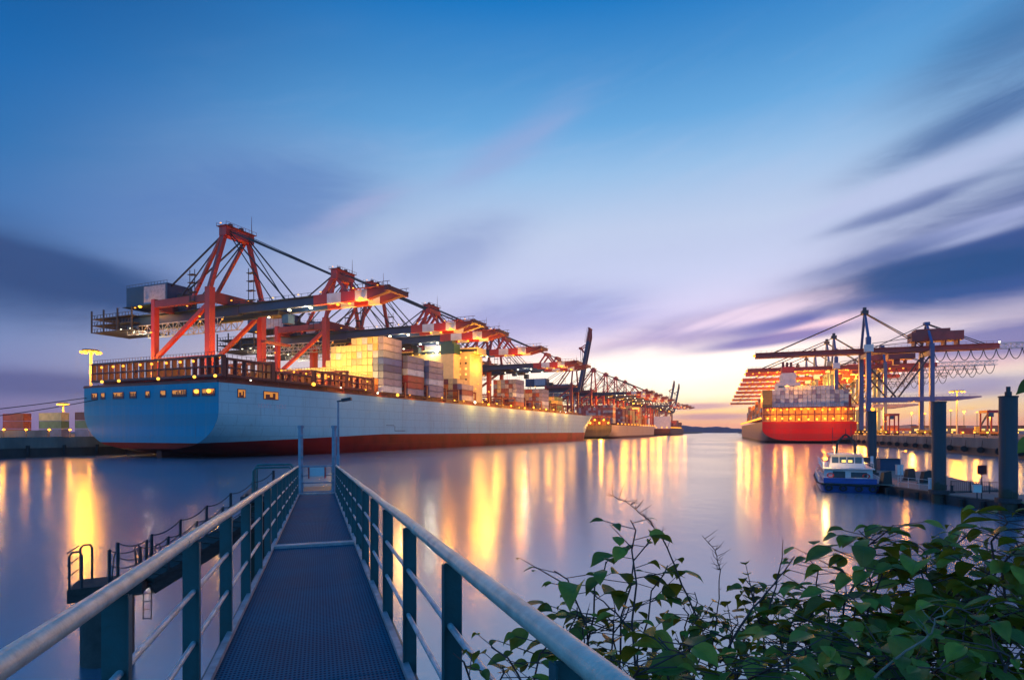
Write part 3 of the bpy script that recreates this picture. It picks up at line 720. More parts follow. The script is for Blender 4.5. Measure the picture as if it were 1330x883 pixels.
def small_ship(name, label, loc, rz, L_, B, ztop, top, transom, boot, zb0, stern_zb=2.0, bow=60):
    t = thing(name, label, 'ship', loc, rz)
    hm, rows = hull_mesh(L_, B, ztop, stern_zb, bow, 55, sheer=2.0)
    hm.build('hull', hull_mat(name+'_paint', top, transom, boot, zb0, zb0+0.6, 60, 0.45, 0.3), t, smooth=True)
    return t
def build_other_left_ships():
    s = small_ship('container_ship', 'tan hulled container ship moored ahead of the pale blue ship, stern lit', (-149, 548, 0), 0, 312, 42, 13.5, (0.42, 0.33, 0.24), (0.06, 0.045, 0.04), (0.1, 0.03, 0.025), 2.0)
    a = MB(); a.bx(-18, 18, 6, 9, 13.5, 19)
    for i in range(10): a.bx(-19+i*4.1, -18.4+i*4.1, 2, 3, 13.5, 22)
    a.bx(-20, 20, 1.8, 3.2, 21, 22); a.build('lashing_bridge', M['maroon'], s)
    a = MB(); a.bx(-16, 16, 176, 188, 14, 38); ao = a.build('accommodation_block', mat('tan_house', (0.4, 0.22, 0.1), 0.6), s)
    a = MB()
    for k in range(6): a.bx(-15, 15, 175.9, 175.995, 31+k*1.1, 31.5+k*1.1)
    a.build('window_row', M['winlit'], ao)
    for i in range(9):
        b = MB(); b.ball((-18+i*4.5, -0.8, 15.5+(i % 2)*3), 0.95, 8, 5); b.build('deck_lamp', M['warmhot'], s)
    for i in range(14):
        b = MB(); b.ball((20.6, 30+i*18, 15.0), 0.8, 6, 4); b.build('deck_lamp', M['warm'], s)
    for x in (-14, 0, 12): light((x, -4, 16), 8000, (1, 0.4, 0.02), 2.5, s)
    light((30, 20, 26), 22000, SOD, 4, s); light((0, 60, 30), 22000, SOD, 4, s); light((16, -22, 10), 26000, (1, 0.42, 0.04), 1.0, s)
    stack = MB(); random.seed(3)
    def bay(y, n, h, x0, mi):
        for c in range(n):
            for t in range(h-random.randint(0, 1)):
                stack.box((x0-c*2.5, y, 15.3+t*2.6+1.28), (2.4, 12.1, 2.52), random.choice(mi))
    bay(15, 15, 7, 19, (0, 0, 1)); bay(100, 15, 8, 19, (2, 3, 4)); bay(115, 15, 7, 19, (2, 3)); bay(135, 15, 7, 19, (2, 4, 3)); bay(152, 15, 6, 19, (2, 3)); bay(60, 15, 7, 19, (0, 0, 1)); bay(76, 15, 7, 19, (0, 2)); bay(200, 14, 5, 18, (2, 3)); bay(225, 12, 5, 16, (1, 4))
    st = stack.build('stacked_containers', [CM['maroon'], CM['slate'], CM['orange'], CM['straw'], CM['red']], None, off=(0, 0, 0)); st.location = (-149, 548, 0)
    tag(st, 'mass of far dark and orange containers on the tan ship', 'containers', kind='stuff')
    s3 = small_ship('container_ship', 'dark red ship far along the quay below two raised crane booms', (-152, 1010, 0), 0, 260, 36, 12, (0.12, 0.03, 0.03), (0.05, 0.02, 0.02), (0.1, 0.02, 0.02), 2.0)
    a = MB(); a.bx(-14, 14, 30, 42, 12, 34); a.build('accommodation_block', M['crane_white'], s3)
    for k in range(5):
        a = MB(); a.bx(-16, 16, 60+k*28, 80+k*28, 12.5, 22+(k % 3)*3); a.build('cargo_hatch', M['crane_dark'], s3)
    for i in range(12):
        b = MB(); b.ball((17.5 if i > 3 else -14+i*9, -0.5 if i < 4 else i*20-60, 14), 1.1, 6, 4); b.build('deck_lamp', M['warm'], s3)
    light((10, -6, 18), 20000, SOD, 4, s3); light((24, 80, 30), 20000, SOD, 4, s3)
build_other_left_ships()

# red ship at the other quay
def build_red_ship():
    loc = W((990-CX)/F*352, 352)
    # stern centre: half a beam to the land side of the port quarter
    B = 51.0
    c = (loc[0]+B/2*cos(RA), loc[1]+B/2*sin(RA), 0)
    s = small_ship('container_ship', 'red sterned container ship at the far quay, white tower and glowing stern decks', c, RA, 366, B, 13.2, (0.27, 0.14, 0.13), (0.55, 0.016, 0.014), (0.05, 0.015, 0.015), 1.0, 1.6, 70)
    hb = B/2
    # open mooring decks at the stern
    for lev, z0 in ((0, 13.6), (1, 18.0)):
        d = MB(); d.bx(-hb+0.4, hb-0.4, 0.6, 10, z0+3.6, z0+4.2); d.build('mooring_deck', M['maroon'], s)
        for i in range(15):
            x = -hb+1+i*(B-2)/14
            p = MB(); p.bx(x-0.28, x+0.28, 0.5, 1.1, z0-0.1, z0+3.6); p.build('stanchion', M['crane_dark'], s)
        for i in range(13 if lev else 11):
            x = -hb+2.6+i*(B-5)/(12 if lev else 10)+random.uniform(-0.6, 0.6)
            b = MB(); b.ball((x, 0.1, z0+(2.4 if lev else 1.2)+random.uniform(-0.3, 0.4)), 0.62, 8, 5); b.build('deck_lamp', M['warmhot'] if not lev else M['warm'], s)
        bk = MB(); bk.bx(-hb+0.5, hb-0.5, 6, 6.3, z0-0.3, z0+3.6); bk.build('deck_bulkhead', mat('mooring_bulkhead', (0.5, 0.25, 0.1), 0.6), s)
        for x in (-18, -9, 0, 9, 18): light((x, 3.0, z0+2.6), 1600, SOD, 0.4, s)
    # rails
    a = MB(); a.bx(-hb+0.3, hb-0.3, 0.3, 0.45, 23.4, 23.55)
    for i in range(26): a.bx(-hb+0.4+i*2, -hb+0.5+i*2, 0.3, 0.45, 22.2, 23.4)
    a.build('stern_rail', M['maroon'], s)
    # white tower
    a = MB(); a.prism([(-10.5, 40), (-2.0, 40), (-2.0, 56), (-10.5, 56)], 22.3, 46.5)
    a.prism([(-13.5, 38.5), (0.5, 38.5), (0.5, 57), (-13.5, 57)], 22.3, 40)
    to = a.build('white_tower', M['crane_white'], s)
    a = MB(); a.bx(-10, -2.6, 42, 54, 46.5, 51.0); a.build('funnel', M['redpaint'], to)
    for x in (-9, -6.5, -4): 
        a = MB(); a.cyl(x, 48, 51.0, 54.5, 0.8, 8); a.build('exhaust_pipe', M['crane_dark'], to)
    a = MB()
    for k in range(4): a.bx(-12.8, 0, 38.42, 38.49, 27+k*3.2, 28.2+k*3.2)
    a.build('window_row', M['glass'], to)
    # side light towers / orange davits
    a = MB(); a.bx(-hb+0.4, -hb+6, 4, 16, 22.3, 33); a.build('side_house', mat('orange_side_house', (0.5, 0.2, 0.03), 0.5), s)
    a = MB(); a.bx(hb-9.5, hb-0.5, 12, 24, 22.3, 30); a.build('deck_store', M['redpaint'], s)
    for i in range(16):
        b = MB(); b.ball((-hb-0.2, 12+i*20, 15.5), 0.8, 6, 4); b.build('deck_lamp', M['warm'], s)
    light((-hb-2, 16, 28), 9000, SOD, 1.0, s); light((-hb-5, 70, 30), 12000, AMB, 1.0, s); light((-4, 5, 40), 14000, SOD, 1.0, s)
    light((-hb-6, 180, 34), 18000, AMB, 1.0, s)
    light((-14, -14, 15), 8500, (1, 0.4, 0.1), 0.6, s); light((12, -14, 15), 8500, (1, 0.4, 0.1), 0.6, s)  # added fill lights over the water that brighten the red stern
    # containers seen by their ends above the stern
    random.seed(5)
    tw = 2.5; th = 2.6
    for cidx in range(17):
        h = (4, 4, 4, 5, 5, 5, 5, 5, 5, 5, 5, 5, 5, 5, 4, 4, 4)[cidx]
        x = -hb+7.2+cidx*tw
        for t in range(h):
            lx, ly = x, 14.0
            p = (c[0]+lx*cos(RA)-ly*sin(RA), c[1]+lx*sin(RA)+ly*cos(RA), 22.4+t*th)
            col = random.choice(['white', 'pale grey', 'pale grey', 'mauve grey', 'white'])
            container(p, col, f"{col} container on the red stern, {ordinal(h-t)} from top, {ordinal(cidx+1)} column from the water side", 'containers above the red stern', RA)
    # forward cargo as one far mass
    st = MB()
    for y in (75, 92, 110, 128, 146, 170, 190, 212, 235, 260):
        for k in range(16):
            for t in range(random.randint(4, 6)):
                st.box((-hb+5+k*2.6, y, 16+t*2.6+1.28), (2.42, 12.1, 2.5), random.randint(0, 3))
    o = st.build('stacked_containers', [CM['rust red'], CM['maroon'], CM['orange'], CM['slate']]); o.location = c; o.rotation_euler = (0, 0, RA)
    tag(o, 'mass of reddish containers forward of the white tower', 'containers', kind='stuff')
build_red_ship()

# ------------------------------------------------------------------ cranes
def truss(mb, p, q, h, w, n, r=0.14, updown=True):
    """box lattice from p to q (centre of lower chord), height h, width w along y"""
    for sy in (-w/2, w/2):
        a0 = (p[0], p[1]+sy, p[2]); a1 = (q[0], q[1]+sy, q[2]); b0 = (p[0], p[1]+sy, p[2]+h); b1 = (q[0], q[1]+sy, q[2]+h)
        mb.beam(a0, a1, r*1.6); mb.beam(b0, b1, r*1.6)
        for i in range(n):
            u0 = vlerp(a0, a1, i/n); u1 = vlerp(a0, a1, (i+1)/n); t0 = vlerp(b0, b1, i/n); t1 = vlerp(b0, b1, (i+1)/n)
            mb.beam(u0, t0, r); mb.beam(u0, t1, r) if i % 2 else mb.beam(t0, u1, r)
def crane_a(label, loc, raised=False):
    t = thing('gantry_crane', label, 'crane', loc, 0, 'red gantry cranes along the quay')
    red, dk, bl = M['crane_red'], M['crane_dark'], M['crane_blue']
    for x, w, top in ((0, 2.45, 55), (-30, 1.95, 53)):
        for y in (-12, 12):
            b = MB(); b.bx(x-w/2, x+w/2, y-w/2, y+w/2, 2.6, top); b.build('leg', red, t)
        s = MB(); s.bx(x-1.1, x+1.1, -16, 16, 1.5, 3.4)
        for y in (-14, -10, 10, 14): s.bx(x-0.6, x+0.6, y-1.6, y+1.6, 0.05, 1.5)
        s.build('sill_beam', dk, t)
        s = MB(); s.bx(x-1.1, x+1.1, -12+w/2, 12-w/2, top-5.2 if x == 0 else top-4.2, top-1.5); s.build('cross_beam', dk, t)
    for y in (-12, 12):
        b = MB(); b.beam((-28.8, y, 29.5), (-1.3, y, 29.5), 0.95); b.build('tie_beam', red, t)
        b = MB(); b.beam((-29, y, 30.2), (-1.4, y, 48.5), 1.3, 1.45); b.build('brace', red, t)
        b = MB(); b.bx(-28.8, -1.55, y-0.95, y+0.95, 49.6, 52.4); b.build('portal_beam', dk, t)
    # girder (twin box) with walkway
    g = MB()
    for y in (-3.6, 3.6): g.bx(-62, 6, y-1.0, y+1.0, 45.6, 50.0)
    for x in range(-60, 7, 8): g.bx(x-0.4, x+0.4, -2.6, 2.6, 48.4, 49.4)
    for y in (-5.2, 5.2):
        g.bx(-62, 6, y-0.5, y+0.5, 49.2, 49.35)
        for x in range(-62, 6, 3): g.bx(x-0.05, x+0.05, y-0.04, y+0.04, 49.35, 50.5)
        g.bx(-62, 6, y-0.05, y+0.05, 50.45, 50.55)
    g.build('girder', bl, t)
    ang = radians(79) if raised else radians(0.0)
    def B(x, y, z):      # point on the boom, hinged at x=6, z=48
        dx, dz = x-6, z-48
        return (6+dx*cos(ang)-dz*sin(ang), y, 48+dx*sin(ang)+dz*cos(ang))
    def bbox(mb, x0, x1, y0, y1, z0, z1):
        vs = [B(x, y, z) for z in (z0, z1) for y in (y0, y1) for x in (x0, x1)]
        mb.add(vs, [(0, 2, 3, 1), (4, 5, 7, 6), (0, 1, 5, 4), (2, 6, 7, 3), (0, 4, 6, 2), (1, 3, 7, 5)])
    bm_ = MB()
    for y in (-3.6, 3.6): bbox(bm_, 6.05, 42, y-0.9, y+0.9, 46.2, 49.6)
    for x in range(10, 42, 6): bbox(bm_, x-0.4, x+0.4, -2.7, 2.7, 48.2, 49)
    for y in (-5.0, 5.0):
        bbox(bm_, 6.05, 42, y-0.45, y+0.45, 49.2, 49.35)
        for x in range(7, 42, 3): bbox(bm_, x-0.05, x+0.05, y-0.05, y+0.05, 49.35, 50.5)
        bbox(bm_, 6.05, 42, y-0.05, y+0.05, 50.45, 50.55)
    bo = bm_.build('boom', bl, t)
    for i, (x0, x1, m_) in enumerate(((42.02, 48, red), (48.02, 54, M['crane_white']), (54.02, 60, red), (60.02, 65, M['crane_white']))):
        s = MB()
        for y in (-3.6, 3.6): bbox(s, x0, x1, y-0.9, y+0.9, 46.2, 49.6)
        bbox(s, x0+1, x0+2, -2.7, 2.7, 47.5, 49)
        s.build('boom_stripe', (bl if i < 3 else dk) if raised else m_, bo)
    s = MB()
    for y in (-3.6, 3.6):
        vs = [B(65.02, y-0.9, 46.2), B(65.02, y+0.9, 46.2), B(65.02, y+0.9, 49.6), B(65.02, y-0.9, 49.6), B(74, y-0.9, 48.2), B(74, y+0.9, 48.2), B(74, y+0.9, 49.6), B(74, y-0.9, 49.6)]
        s.add(vs, [(0, 1, 2, 3), (7, 6, 5, 4), (0, 4, 5, 1), (1, 5, 6, 2), (2, 6, 7, 3), (3, 7, 4, 0)])
    bbox(s, 73, 74.6, -6, 6, 48.2, 49.8)
    for y in (-5.5, 5.5):
        bbox(s, 58, 75, y-0.5, y+0.5, 49.7, 49.85)
        for x in range(58, 76, 2): bbox(s, x-0.06, x+0.06, y-0.06, y+0.06, 49.85, 51.2)
        bbox(s, 58, 75, y-0.06, y+0.06, 51.1, 51.25)
    s.build('boom_tip', dk, bo)
    s = MB()
    for y in (-3.6, 3.6):
        s.beam(B(46.5, y, 49.6), B(51, y, 55.5), 0.9); s.beam(B(56, y, 49.6), B(51, y, 55.5), 0.9)
    s.beam(B(51, -4.6, 55.5), B(51, 4.6, 55.5), 2.2, 2.0)
    s.build('stay_frame', red, bo)
    # A frame
    AP = 77.5
    for y in (-1, 1):
        b = MB(); b.beam((0, y*12, 54.9), (0, y*5.2, AP), 1.35, 1.5); b.build('mast_leg', red, t)
        b = MB(); b.beam((-22, y*4.2, 50), (-1, y*5.2, AP), 1.05, 1.15); b.build('back_leg', red, t)
    b = MB(); b.bx(-1.8, 1.8, -6.6, 6.6, AP-1.6, AP+1.8); b.build('apex_beam', red, t)
    b = MB(); b.bx(-2.6, 2.6, -7.2, 7.2, AP+1.85, AP+2.0)
    for i in range(9):
        for x in (-2.5, 2.5): b.bx(x-0.05, x+0.05, -7.1+i*1.77-0.05, -7.1+i*1.77+0.05, AP+2.0, AP+3.2)
    b.bx(-2.55, -2.45, -7.1, 7.1, AP+3.1, AP+3.2); b.bx(2.45, 2.55, -7.1, 7.1, AP+3.1, AP+3.2)
    for y in (-3, 2): b.tube([(0, y, AP+2), (0, y, AP+3.6)], 0.9, 8)
    b.tube([(0, 7, AP+2), (0, 7, AP+10)], [0.18, 0.06], 5); b.build('apex_platform', dk, t)
    s = MB()
    for y in (-3.6, 3.6):
        a = (0.3, y*1.2, AP+0.8)
        if raised:
            s.beam(a, B(30, y, 50), 0.4); s.beam(B(30, y, 50), B(51, y, 55), 0.4)
        else:
            s.beam(a, B(51, y, 55.5), 0.55); s.beam((0.3, y*1.2, AP+1.6), B(50, y*0.8, 56), 0.22); s.beam(a, B(28, y, 49.8), 0.42)
            s.beam((0.3, y*1.2, AP), B(22, y, 49.8), 0.3)
        s.beam((-0.3, y*1.2, AP+0.8), (-40, y, 56), 0.5); s.beam((-0.3, y*1.2, AP), (-33, y, 50), 0.35)
    s.build('stay', M['black'], t)
    # machinery house + rear platform
    h = MB(); h.bx(-57, -32, -5.6, 5.6, 53.5, 61.5); h.bx(-58, -31, -6.6, 6.6, 53.2, 53.49)
    ho = h.build('machinery_house', bl, t)
    p = MB(); p.bx(-46, -33, -5.66, -5.603, 54, 61); p.build('grey_panel', mat('house_panel', (0.3, 0.29, 0.32), 0.6), ho)
    p = MB()
    for i in range(14): p.bx(-57+i*1.9, -56.9+i*1.9, -5.5, -5.4, 61.5, 62.6)
    p.bx(-57, -32, -5.5, -5.4, 62.5, 62.6); p.bx(-30, -26, -3, 3, 50.0, 57); p.build('roof_rail', M['black'], ho)
    r = MB()
    for z in (43.6, 46.6, 49.4):
        r.bx(-76, -50, -8, 8, z, z+0.25)
        for x in range(-76, -49, 2):
            for y in (-8, 8): r.bx(x-0.08, x+0.08, y-0.08, y+0.08, z+0.25, z+1.6)
        for y in (-8, 8): r.bx(-76, -50, y-0.08, y+0.08, z+1.5, z+1.65)
        for y in range(-8, 9, 2): r.bx(-76.1, -75.9, y-0.08, y+0.08, z+0.25, z+1.6)
    for x in (-76, -68, -59, -50):
        for y in (-8, 8): r.bx(x-0.25, x+0.25, y-0.25, y+0.25, 43.6, 53.0)
    r.build('rear_platform', M['steel'], t)
    tr = MB(); truss(tr, (-58, 0, 42.2), (-2, 0, 42.2), 3.2, 9, 18, 0.22); tr.build('trolley_truss', M['galv'], t)
    # trolley with cab and spreader
    k = MB(); k.bx(16, 24, -3.0, 3.0, 44.6, 46.1); to = k.build('trolley', M['black'], t) if not raised else None
    if to:
        k = MB(); k.bx(24.5, 27.5, -1.6, 1.6, 41.5, 44.8); k.build('operator_cab', M['glass'], to)
        k = MB(); k.bx(18.8, 21.2, -6.1, 6.1, 34.2, 35.0)
        for x in (19.2, 20.8):
            for y in (-2, 2): k.tube([(x, y, 35), (x, y, 44.6)], 0.07, 4)
        k.build('spreader', dk, to)
    # ladders/stair towers
    for (x, y) in ((-8, -13), (14, -6)):
        k = MB()
        for z in (50, 53.5, 57, 60): k.bx(x-1.5, x+1.5, y-0.9, y+0.9, z, z+0.2)
        for dx in (-1.3, 1.3): k.bx(x+dx-0.1, x+dx+0.1, y-0.1, y+0.1, 50, 62)
        k.build('stair_tower', M['steel'], t)
    # lamps
    def lamp(x, y, z, r, m_):
        b = MB(); b.ball((x, y, z), r, 8, 5, sc=(1, 1, 0.6)); b.build('floodlight', M[m_], t)
    lamp(-44, -8.6, 52.2, 0.7, 'warmhot'); lamp(-3, -13.9, 44, 0.4, 'warm')
    for x in (-14, -8, -2): lamp(x, -5, 44.5, 0.35, 'warm')
    if not raised:
        for x in (30, 40): lamp(x, -3.6, 45.6, 0.7, 'whitelamp')
        lamp(20, -3.4, 43.8, 0.5, 'whitelamp'); lamp(63, -5.2, 46.4, 0.9, 'warmhot'); lamp(52, -3.6, 45.6, 0.6, 'warm'); lamp(57, -3.6, 45.6, 0.6, 'warm')
    for x in (-62, -56, -40): lamp(x, -4.5, 44.8, 0.45, 'whitelamp')
    for (x, y, z, r_) in ((-30, -13.6, 40, 0.4), (-1, -14, 26, 0.45), (-30, -13.8, 24, 0.4), (0, 13.8, 36, 0.4), (-20, -6, 50.9, 0.35), (-8, -6, 50.9, 0.3), (4, -6, 50.9, 0.35), (-50, -6.6, 52.6, 0.4), (0, -7.4, 80.2, 0.3)): lamp(x, y, z, r_, 'warm')
    if not raised:
        for x in (12, 24, 36, 46, 60, 70): lamp(x, -5.4, 50.2, 0.3, 'warm' if x % 3 else 'warmhot')
    return t
LQ = (QX-1.2, QZ)
cr1 = crane_a('nearest red gantry crane with dark blue boom, standing over the blue stern', (LQ[0], 162, LQ[1]))
LY = [(224, 'second red gantry crane along the blue ship, behind the nearest one'), (250, 'third red gantry crane along the blue ship, close beside the second'),
      (307, 'fourth red gantry crane, its boom ending above the yellow accommodation block'), (379, 'fifth red gantry crane, boom lowered over the dark container stack'),
      (402, 'sixth red gantry crane, last lowered boom over the pale blue bow')]
for y, lab in LY: dup_thing(cr1, lab, (LQ[0], y, LQ[1]))
LY2 = [(695, 'first red gantry crane over the tan ship, just past the steep raised boom'), (759, 'second red gantry crane over the tan ship'), (819, 'third red gantry crane over the tan ship'),
       (884, 'fourth red gantry crane over the tan ship, near its bow'), (1075, 'first far crane beside the dark red ship'), (1130, 'second far crane beside the dark red ship'), (1190, 'third far crane beside the dark red ship')]
for y, lab in LY2: dup_thing(cr1, lab, (LQ[0], y, LQ[1]))
cr2 = crane_a('gantry crane with dark boom raised almost upright behind the pale blue bow', (LQ[0], 614, LQ[1]), True)
dup_thing(cr2, 'far gantry crane with raised boom, nearer one of the distant pair', (LQ[0], 1330, LQ[1]))
dup_thing(cr2, 'far gantry crane with raised boom, last along the quay', (LQ[0], 1420, LQ[1]))
def crane_lights():
    for i, y in enumerate((162, 224, 250, 307, 379)):
        p = 1.0
        x0 = LQ[0]
        light((x0-44, y-9.5, QZ+50.5), 2500*p, SOD, 0.6)
        light((x0+34, y, QZ+43), 5000, WHT, 0.6)
        light((x0+62, y-6.0, QZ+42.0), 9000, SOD, 1.5)
        light((x0-55, y, QZ+39), 7000, WHT, 0.8)
        light((x0+7, y-19, QZ+17), 34000, SOD, 0.8)      # quay lamps washing the legs
        light((x0-18, y-20, QZ+14), 26000, SOD, 0.8)
    for y in (700, 770, 840, 900, 1100, 1250):
        light((LQ[0]+20, y, QZ+38), 60000, SOD, 4)
        light((LQ[0]+50, y-6, QZ+30), 36000, SOD, 4)
crane_lights()

def crane_b(label, loc):
    t = thing('gantry_crane', label, 'crane', loc, RA, 'blue legged cranes at the far quay')
    nv, rd = M['crane_navy'], mat('crane_boom_red', (0.24, 0.028, 0.022), 0.5, 0, 0.3, 0.2)
    Yh = 8.5
    for y in (-Yh, Yh):
        b = MB(); b.bx(-1.15, 1.15, y-1.15, y+1.15, 2.0, 49 if y > 0 else 55); b.build('leg', nv, t)
        b = MB(); b.bx(29.0, 31.0, y-1.0, y+1.0, 2.0, 50); b.build('leg', nv, t)
        b = MB(); b.beam((0, y, 49 if y > 0 else 54.9), (0, 0, 70), 1.2); b.build('mast_leg', nv, t)
        b = MB(); b.beam((30, y, 50), (30, 0, 62), 1.1); b.build('mast_leg', nv, t)
        b = MB(); b.beam((1.2, y, 37), (13.2, y, 21), 0.8); b.build('brace', M['steel'], t)
        b = MB(); b.beam((29, y, 43), (14.5, y, 21), 0.8); b.build('brace', M['steel'], t)
        b = MB(); b.bx(1.2, 28.95, y-1.0, y+1.0, 18.6, 20.9) if y < 0 else b.bx(1.2, 28.95, y-0.8, y+0.8, 18.8, 20.7)
        b.bx(31.05, 46, y-0.9, y+0.9, 19.2, 20.9); b.add([(46.02, y-0.9, 19.2), (46.02, y+0.9, 19.2), (46.02, y+0.9, 20.9), (46.02, y-0.9, 20.9), (52, y-0.6, 20.2), (52, y+0.6, 20.2), (52, y+0.6, 20.9), (52, y-0.6, 20.9)], [(3, 2, 1, 0), (4, 5, 6, 7), (0, 1, 5, 4), (1, 2, 6, 5), (2, 3, 7, 6), (3, 0, 4, 7)])
        for x in range(2, 50, 3): b.bx(x-0.06, x+0.06, y-0.06, y+0.06, 20.9, 22.0)
        b.bx(2, 50, y-0.05, y+0.05, 21.9, 22.0)
        b.build('portal_beam', M['violet'], t)
    for x in (0, 30):
        s = MB(); s.bx(x-1.0, x+1.0, -13, 13, 1.4, 2.9)
        for y in (-11, -7, 7, 11): s.bx(x-0.5, x+0.5, y-1.5, y+1.5, 0.05, 1.4)
        s.build('sill_beam', M['steel'], t)
        s = MB(); s.bx(x-0.8, x+0.8, -Yh+1.2, Yh-1.2, 44, 46.3); s.build('cross_beam', nv, t)
    b = MB(); b.bx(-1.6, 1.6, -2.0, 2.0, 69.2, 71.4); b.cyl(0, 0, 71.4, 73.2, 1.0, 8); b.build('apex_head', M['steel'], t)
    b = MB(); b.bx(28.7, 31.3, -1.5, 1.5, 61.3, 62.8); b.build('apex_head', nv, t)
    b = MB(); b.bx(-2.5, 2.0, -11.2, -9.7, 46.5, 50.5); b.build('hinge_box', M['crane_white'], t)
    g = MB()
    for y in (-2.6, 2.6): g.bx(-58, 62, y-0.7, y+0.7, 46.4, 49.2)
    for x in range(-57, 62, 7): g.bx(x-0.3, x+0.3, -1.9, 1.9, 47.4, 48.4)
    for y in (-3.8, 3.8):
        for x in range(-58, 62, 3): g.bx(x-0.05, x+0.05, y-0.05, y+0.05, 49.2, 50.4)
        g.bx(-58, 62, y-0.05, y+0.05, 50.35, 50.45); g.bx(-58, 62, y-0.45, y+0.45, 49.05, 49.19)
    g.build('girder', rd, t)
    tr = MB(); truss(tr, (62.1, 0, 46.6), (96, 0, 46.6), 2.8, 5, 14, 0.2); tr.build('rear_lattice', M['galv'], t)
    s = MB()
    for y in (-2.0, 2.0):
        s.beam((0, y*0.4, 70), (-48, y, 49.3), 0.45); s.beam((0, y*0.4, 70), (28, y, 50), 0.45); s.beam((30, y*0.4, 62), (4, y, 49.5), 0.4); s.beam((30, y*0.4, 62), (56, y, 49.4), 0.4)
    s.beam((3, -3, 52), (30, -3, 55), 0.3); s.beam((3, 3, 51), (30, 3, 53), 0.3)
    s.build('stay', M['black'], t)
    h = MB(); h.bx(22, 46, -4.2, 4.2, 52.0, 57.0); h.bx(24, 40, -3.6, 3.6, 57.0, 58.6)
    for x in (24, 31, 38, 44): h.bx(x-0.4, x+0.4, -3, 3, 49.2, 52.0)
    h.build('machinery_house', rd, t)
    k = MB(); k.bx(11, 24, -3, 3, 42.6, 45.6); k.bx(14, 17, -1.4, 1.4, 39.6, 42.6); k.build('trolley', rd, t)
    f = MB()
    for i in range(12):
        x0 = 27+i*5.6; pts = []
        for j in range(9):
            u = j/8; pts.append((x0+5.6*u, -3.0, 46.2-5.6*(1-(2*u-1)**2)**0.8))
        f.tube(pts, 0.2, 4)
    f.build('festoon_cable', M['black'], t)
    for x in (-50, -38, -26, -14, -4, 8, 20, 34):
        b = MB(); b.ball((x, -3.6, 45.9), 0.7, 8, 5, sc=(1, 1, 0.7)); b.build('floodlight', M['warm'], t)
    for (x, y, z, r_) in ((-54, 3.4, 45.9, .6), (-44, -3.6, 45.9, .6), (-32, 3.4, 45.9, .6), (-20, -3.6, 45.9, .6), (2, 3.4, 45.9, .6), (14, -4, 42.2, .8), (20, 4, 42.2, .8), (27, -3.6, 45.9, .6), (42, -3.6, 45.9, .6), (0, -9.9, 30, .7), (0, 9.9, 22, .7), (30, -9.8, 26, .7), (30, 9.8, 36, .6), (10, -9.8, 18.4, .7), (22, -9.8, 18.4, .7), (0, -9.9, 10, .7), (30, -9.8, 9, .7)):
        b = MB(); b.ball((x, y, z), r_, 8, 5, sc=(1, 1, 0.7)); b.build('floodlight', M['warm'] if r_ < 0.75 else M['warmhot'], t)
    b = MB(); b.ball((62, -3, 49.8), 0.5, 8, 5); b.build('floodlight', M['whitelamp'], t)
    b = MB(); b.ball((-58.6, 0, 48), 0.8, 8, 5); b.build('floodlight', M['warm'], t)
    return t
crb = crane_b('nearest blue legged crane with long red boom beside the red stern', R(0, 0, RQZ))
# the nearest crane shows its lamps dark against the sky: only the far ones are lit along the boom
for o in list(crb.children):
    pass
RYS = [(91, 'second blue legged crane at the far quay, its mast above the white tower'), (119, 'third blue legged crane at the far quay, close behind the second'),
       (175, 'fourth blue legged crane at the far quay, alongside the red ship'), (225, 'fifth blue legged crane at the far quay, alongside the red ship'), (285, 'sixth blue legged crane at the far quay, lamps along its boom'),
       (350, 'seventh blue legged crane at the far quay, level with the red ship bow'), (430, 'eighth blue legged crane at the far quay, beyond the red ship'), (520, 'ninth blue legged crane at the far quay, second beyond the red ship'),
       (640, 'tenth and last blue legged crane at the far quay')]
for y, lab in RYS: dup_thing(crb, lab, R(0, y, RQZ))
for o in [c for c in crb.children if c.name.startswith('floodlight')]:
    if o.location.z == 0 and o.data.vertices[0].co.x < 50 and o.data.vertices[0].co.x > -55: bpy.data.objects.remove(o)
for y in (91, 119, 175, 225, 285, 350, 430, 520):
    light(R(-30, y, RQZ+42), 50000, SOD, 3); light(R(12, y, RQZ+40), 90000, SOD, 0.8); light(R(-12, y+8, RQZ+38), 60000, SOD, 2); light(R(18, y-10, RQZ+16), 90000, SOD, 0.8)
light(R(16, 2, RQZ+41), 2500, (1, 0.2, 0.1), 0.6)
light(R(40, 60, RQZ+14), 40000, SOD, 0.8); light(R(70, -40, RQZ+12), 30000, SOD, 0.8); light(R(16, -60, RQZ+10), 9000, SOD, 0.6); light(R(14, -110, RQZ+10), 7000, SOD, 0.6)

# ------------------------------------------------------------------ lamp masts and quay lamps
def lamp_mast(label, loc, h, rhead, power, group, col=(1, 0.5, 0.08)):
    t = thing('lamp_mast', label, 'lamp mast', loc, 0, group)
    b = MB(); b.tube([(0, 0, 0), (0, 0, h)], [0.55, 0.4], 10); b.build('mast', mat('mast_paint', (0.6, 0.5, 0.3), 0.5), t)
    b = MB(); b.tube([(0, 0, h), (0, 0, h+0.5)], rhead*0.9, 14); b.build('crown_ring', M['steel'], t)
    for i in range(10):
        a = 2*pi*i/10; b = MB(); b.ball((rhead*cos(a), rhead*sin(a), h-0.5), 0.62, 8, 5, sc=(1, 1, 0.7)); b.build('floodlight', M['warmhot'], t)
    light((0, 0, h-5.2), power*0.45, (1, 0.37, 0.006), 4.5, t)
    return t
lamp_mast('tall floodlight mast with a glowing ring of lamps behind the blue stern', (*at(118, 214, 0)[:2], QZ), zpy(456, 214)-QZ, 3.0, 150000, 'floodlight masts')
lamp_mast('smaller far floodlight mast above the stacked quay containers', (*at(82, 330, 0)[:2], QZ), zpy(524, 330)-QZ, 2.6, 90000, 'floodlight masts')
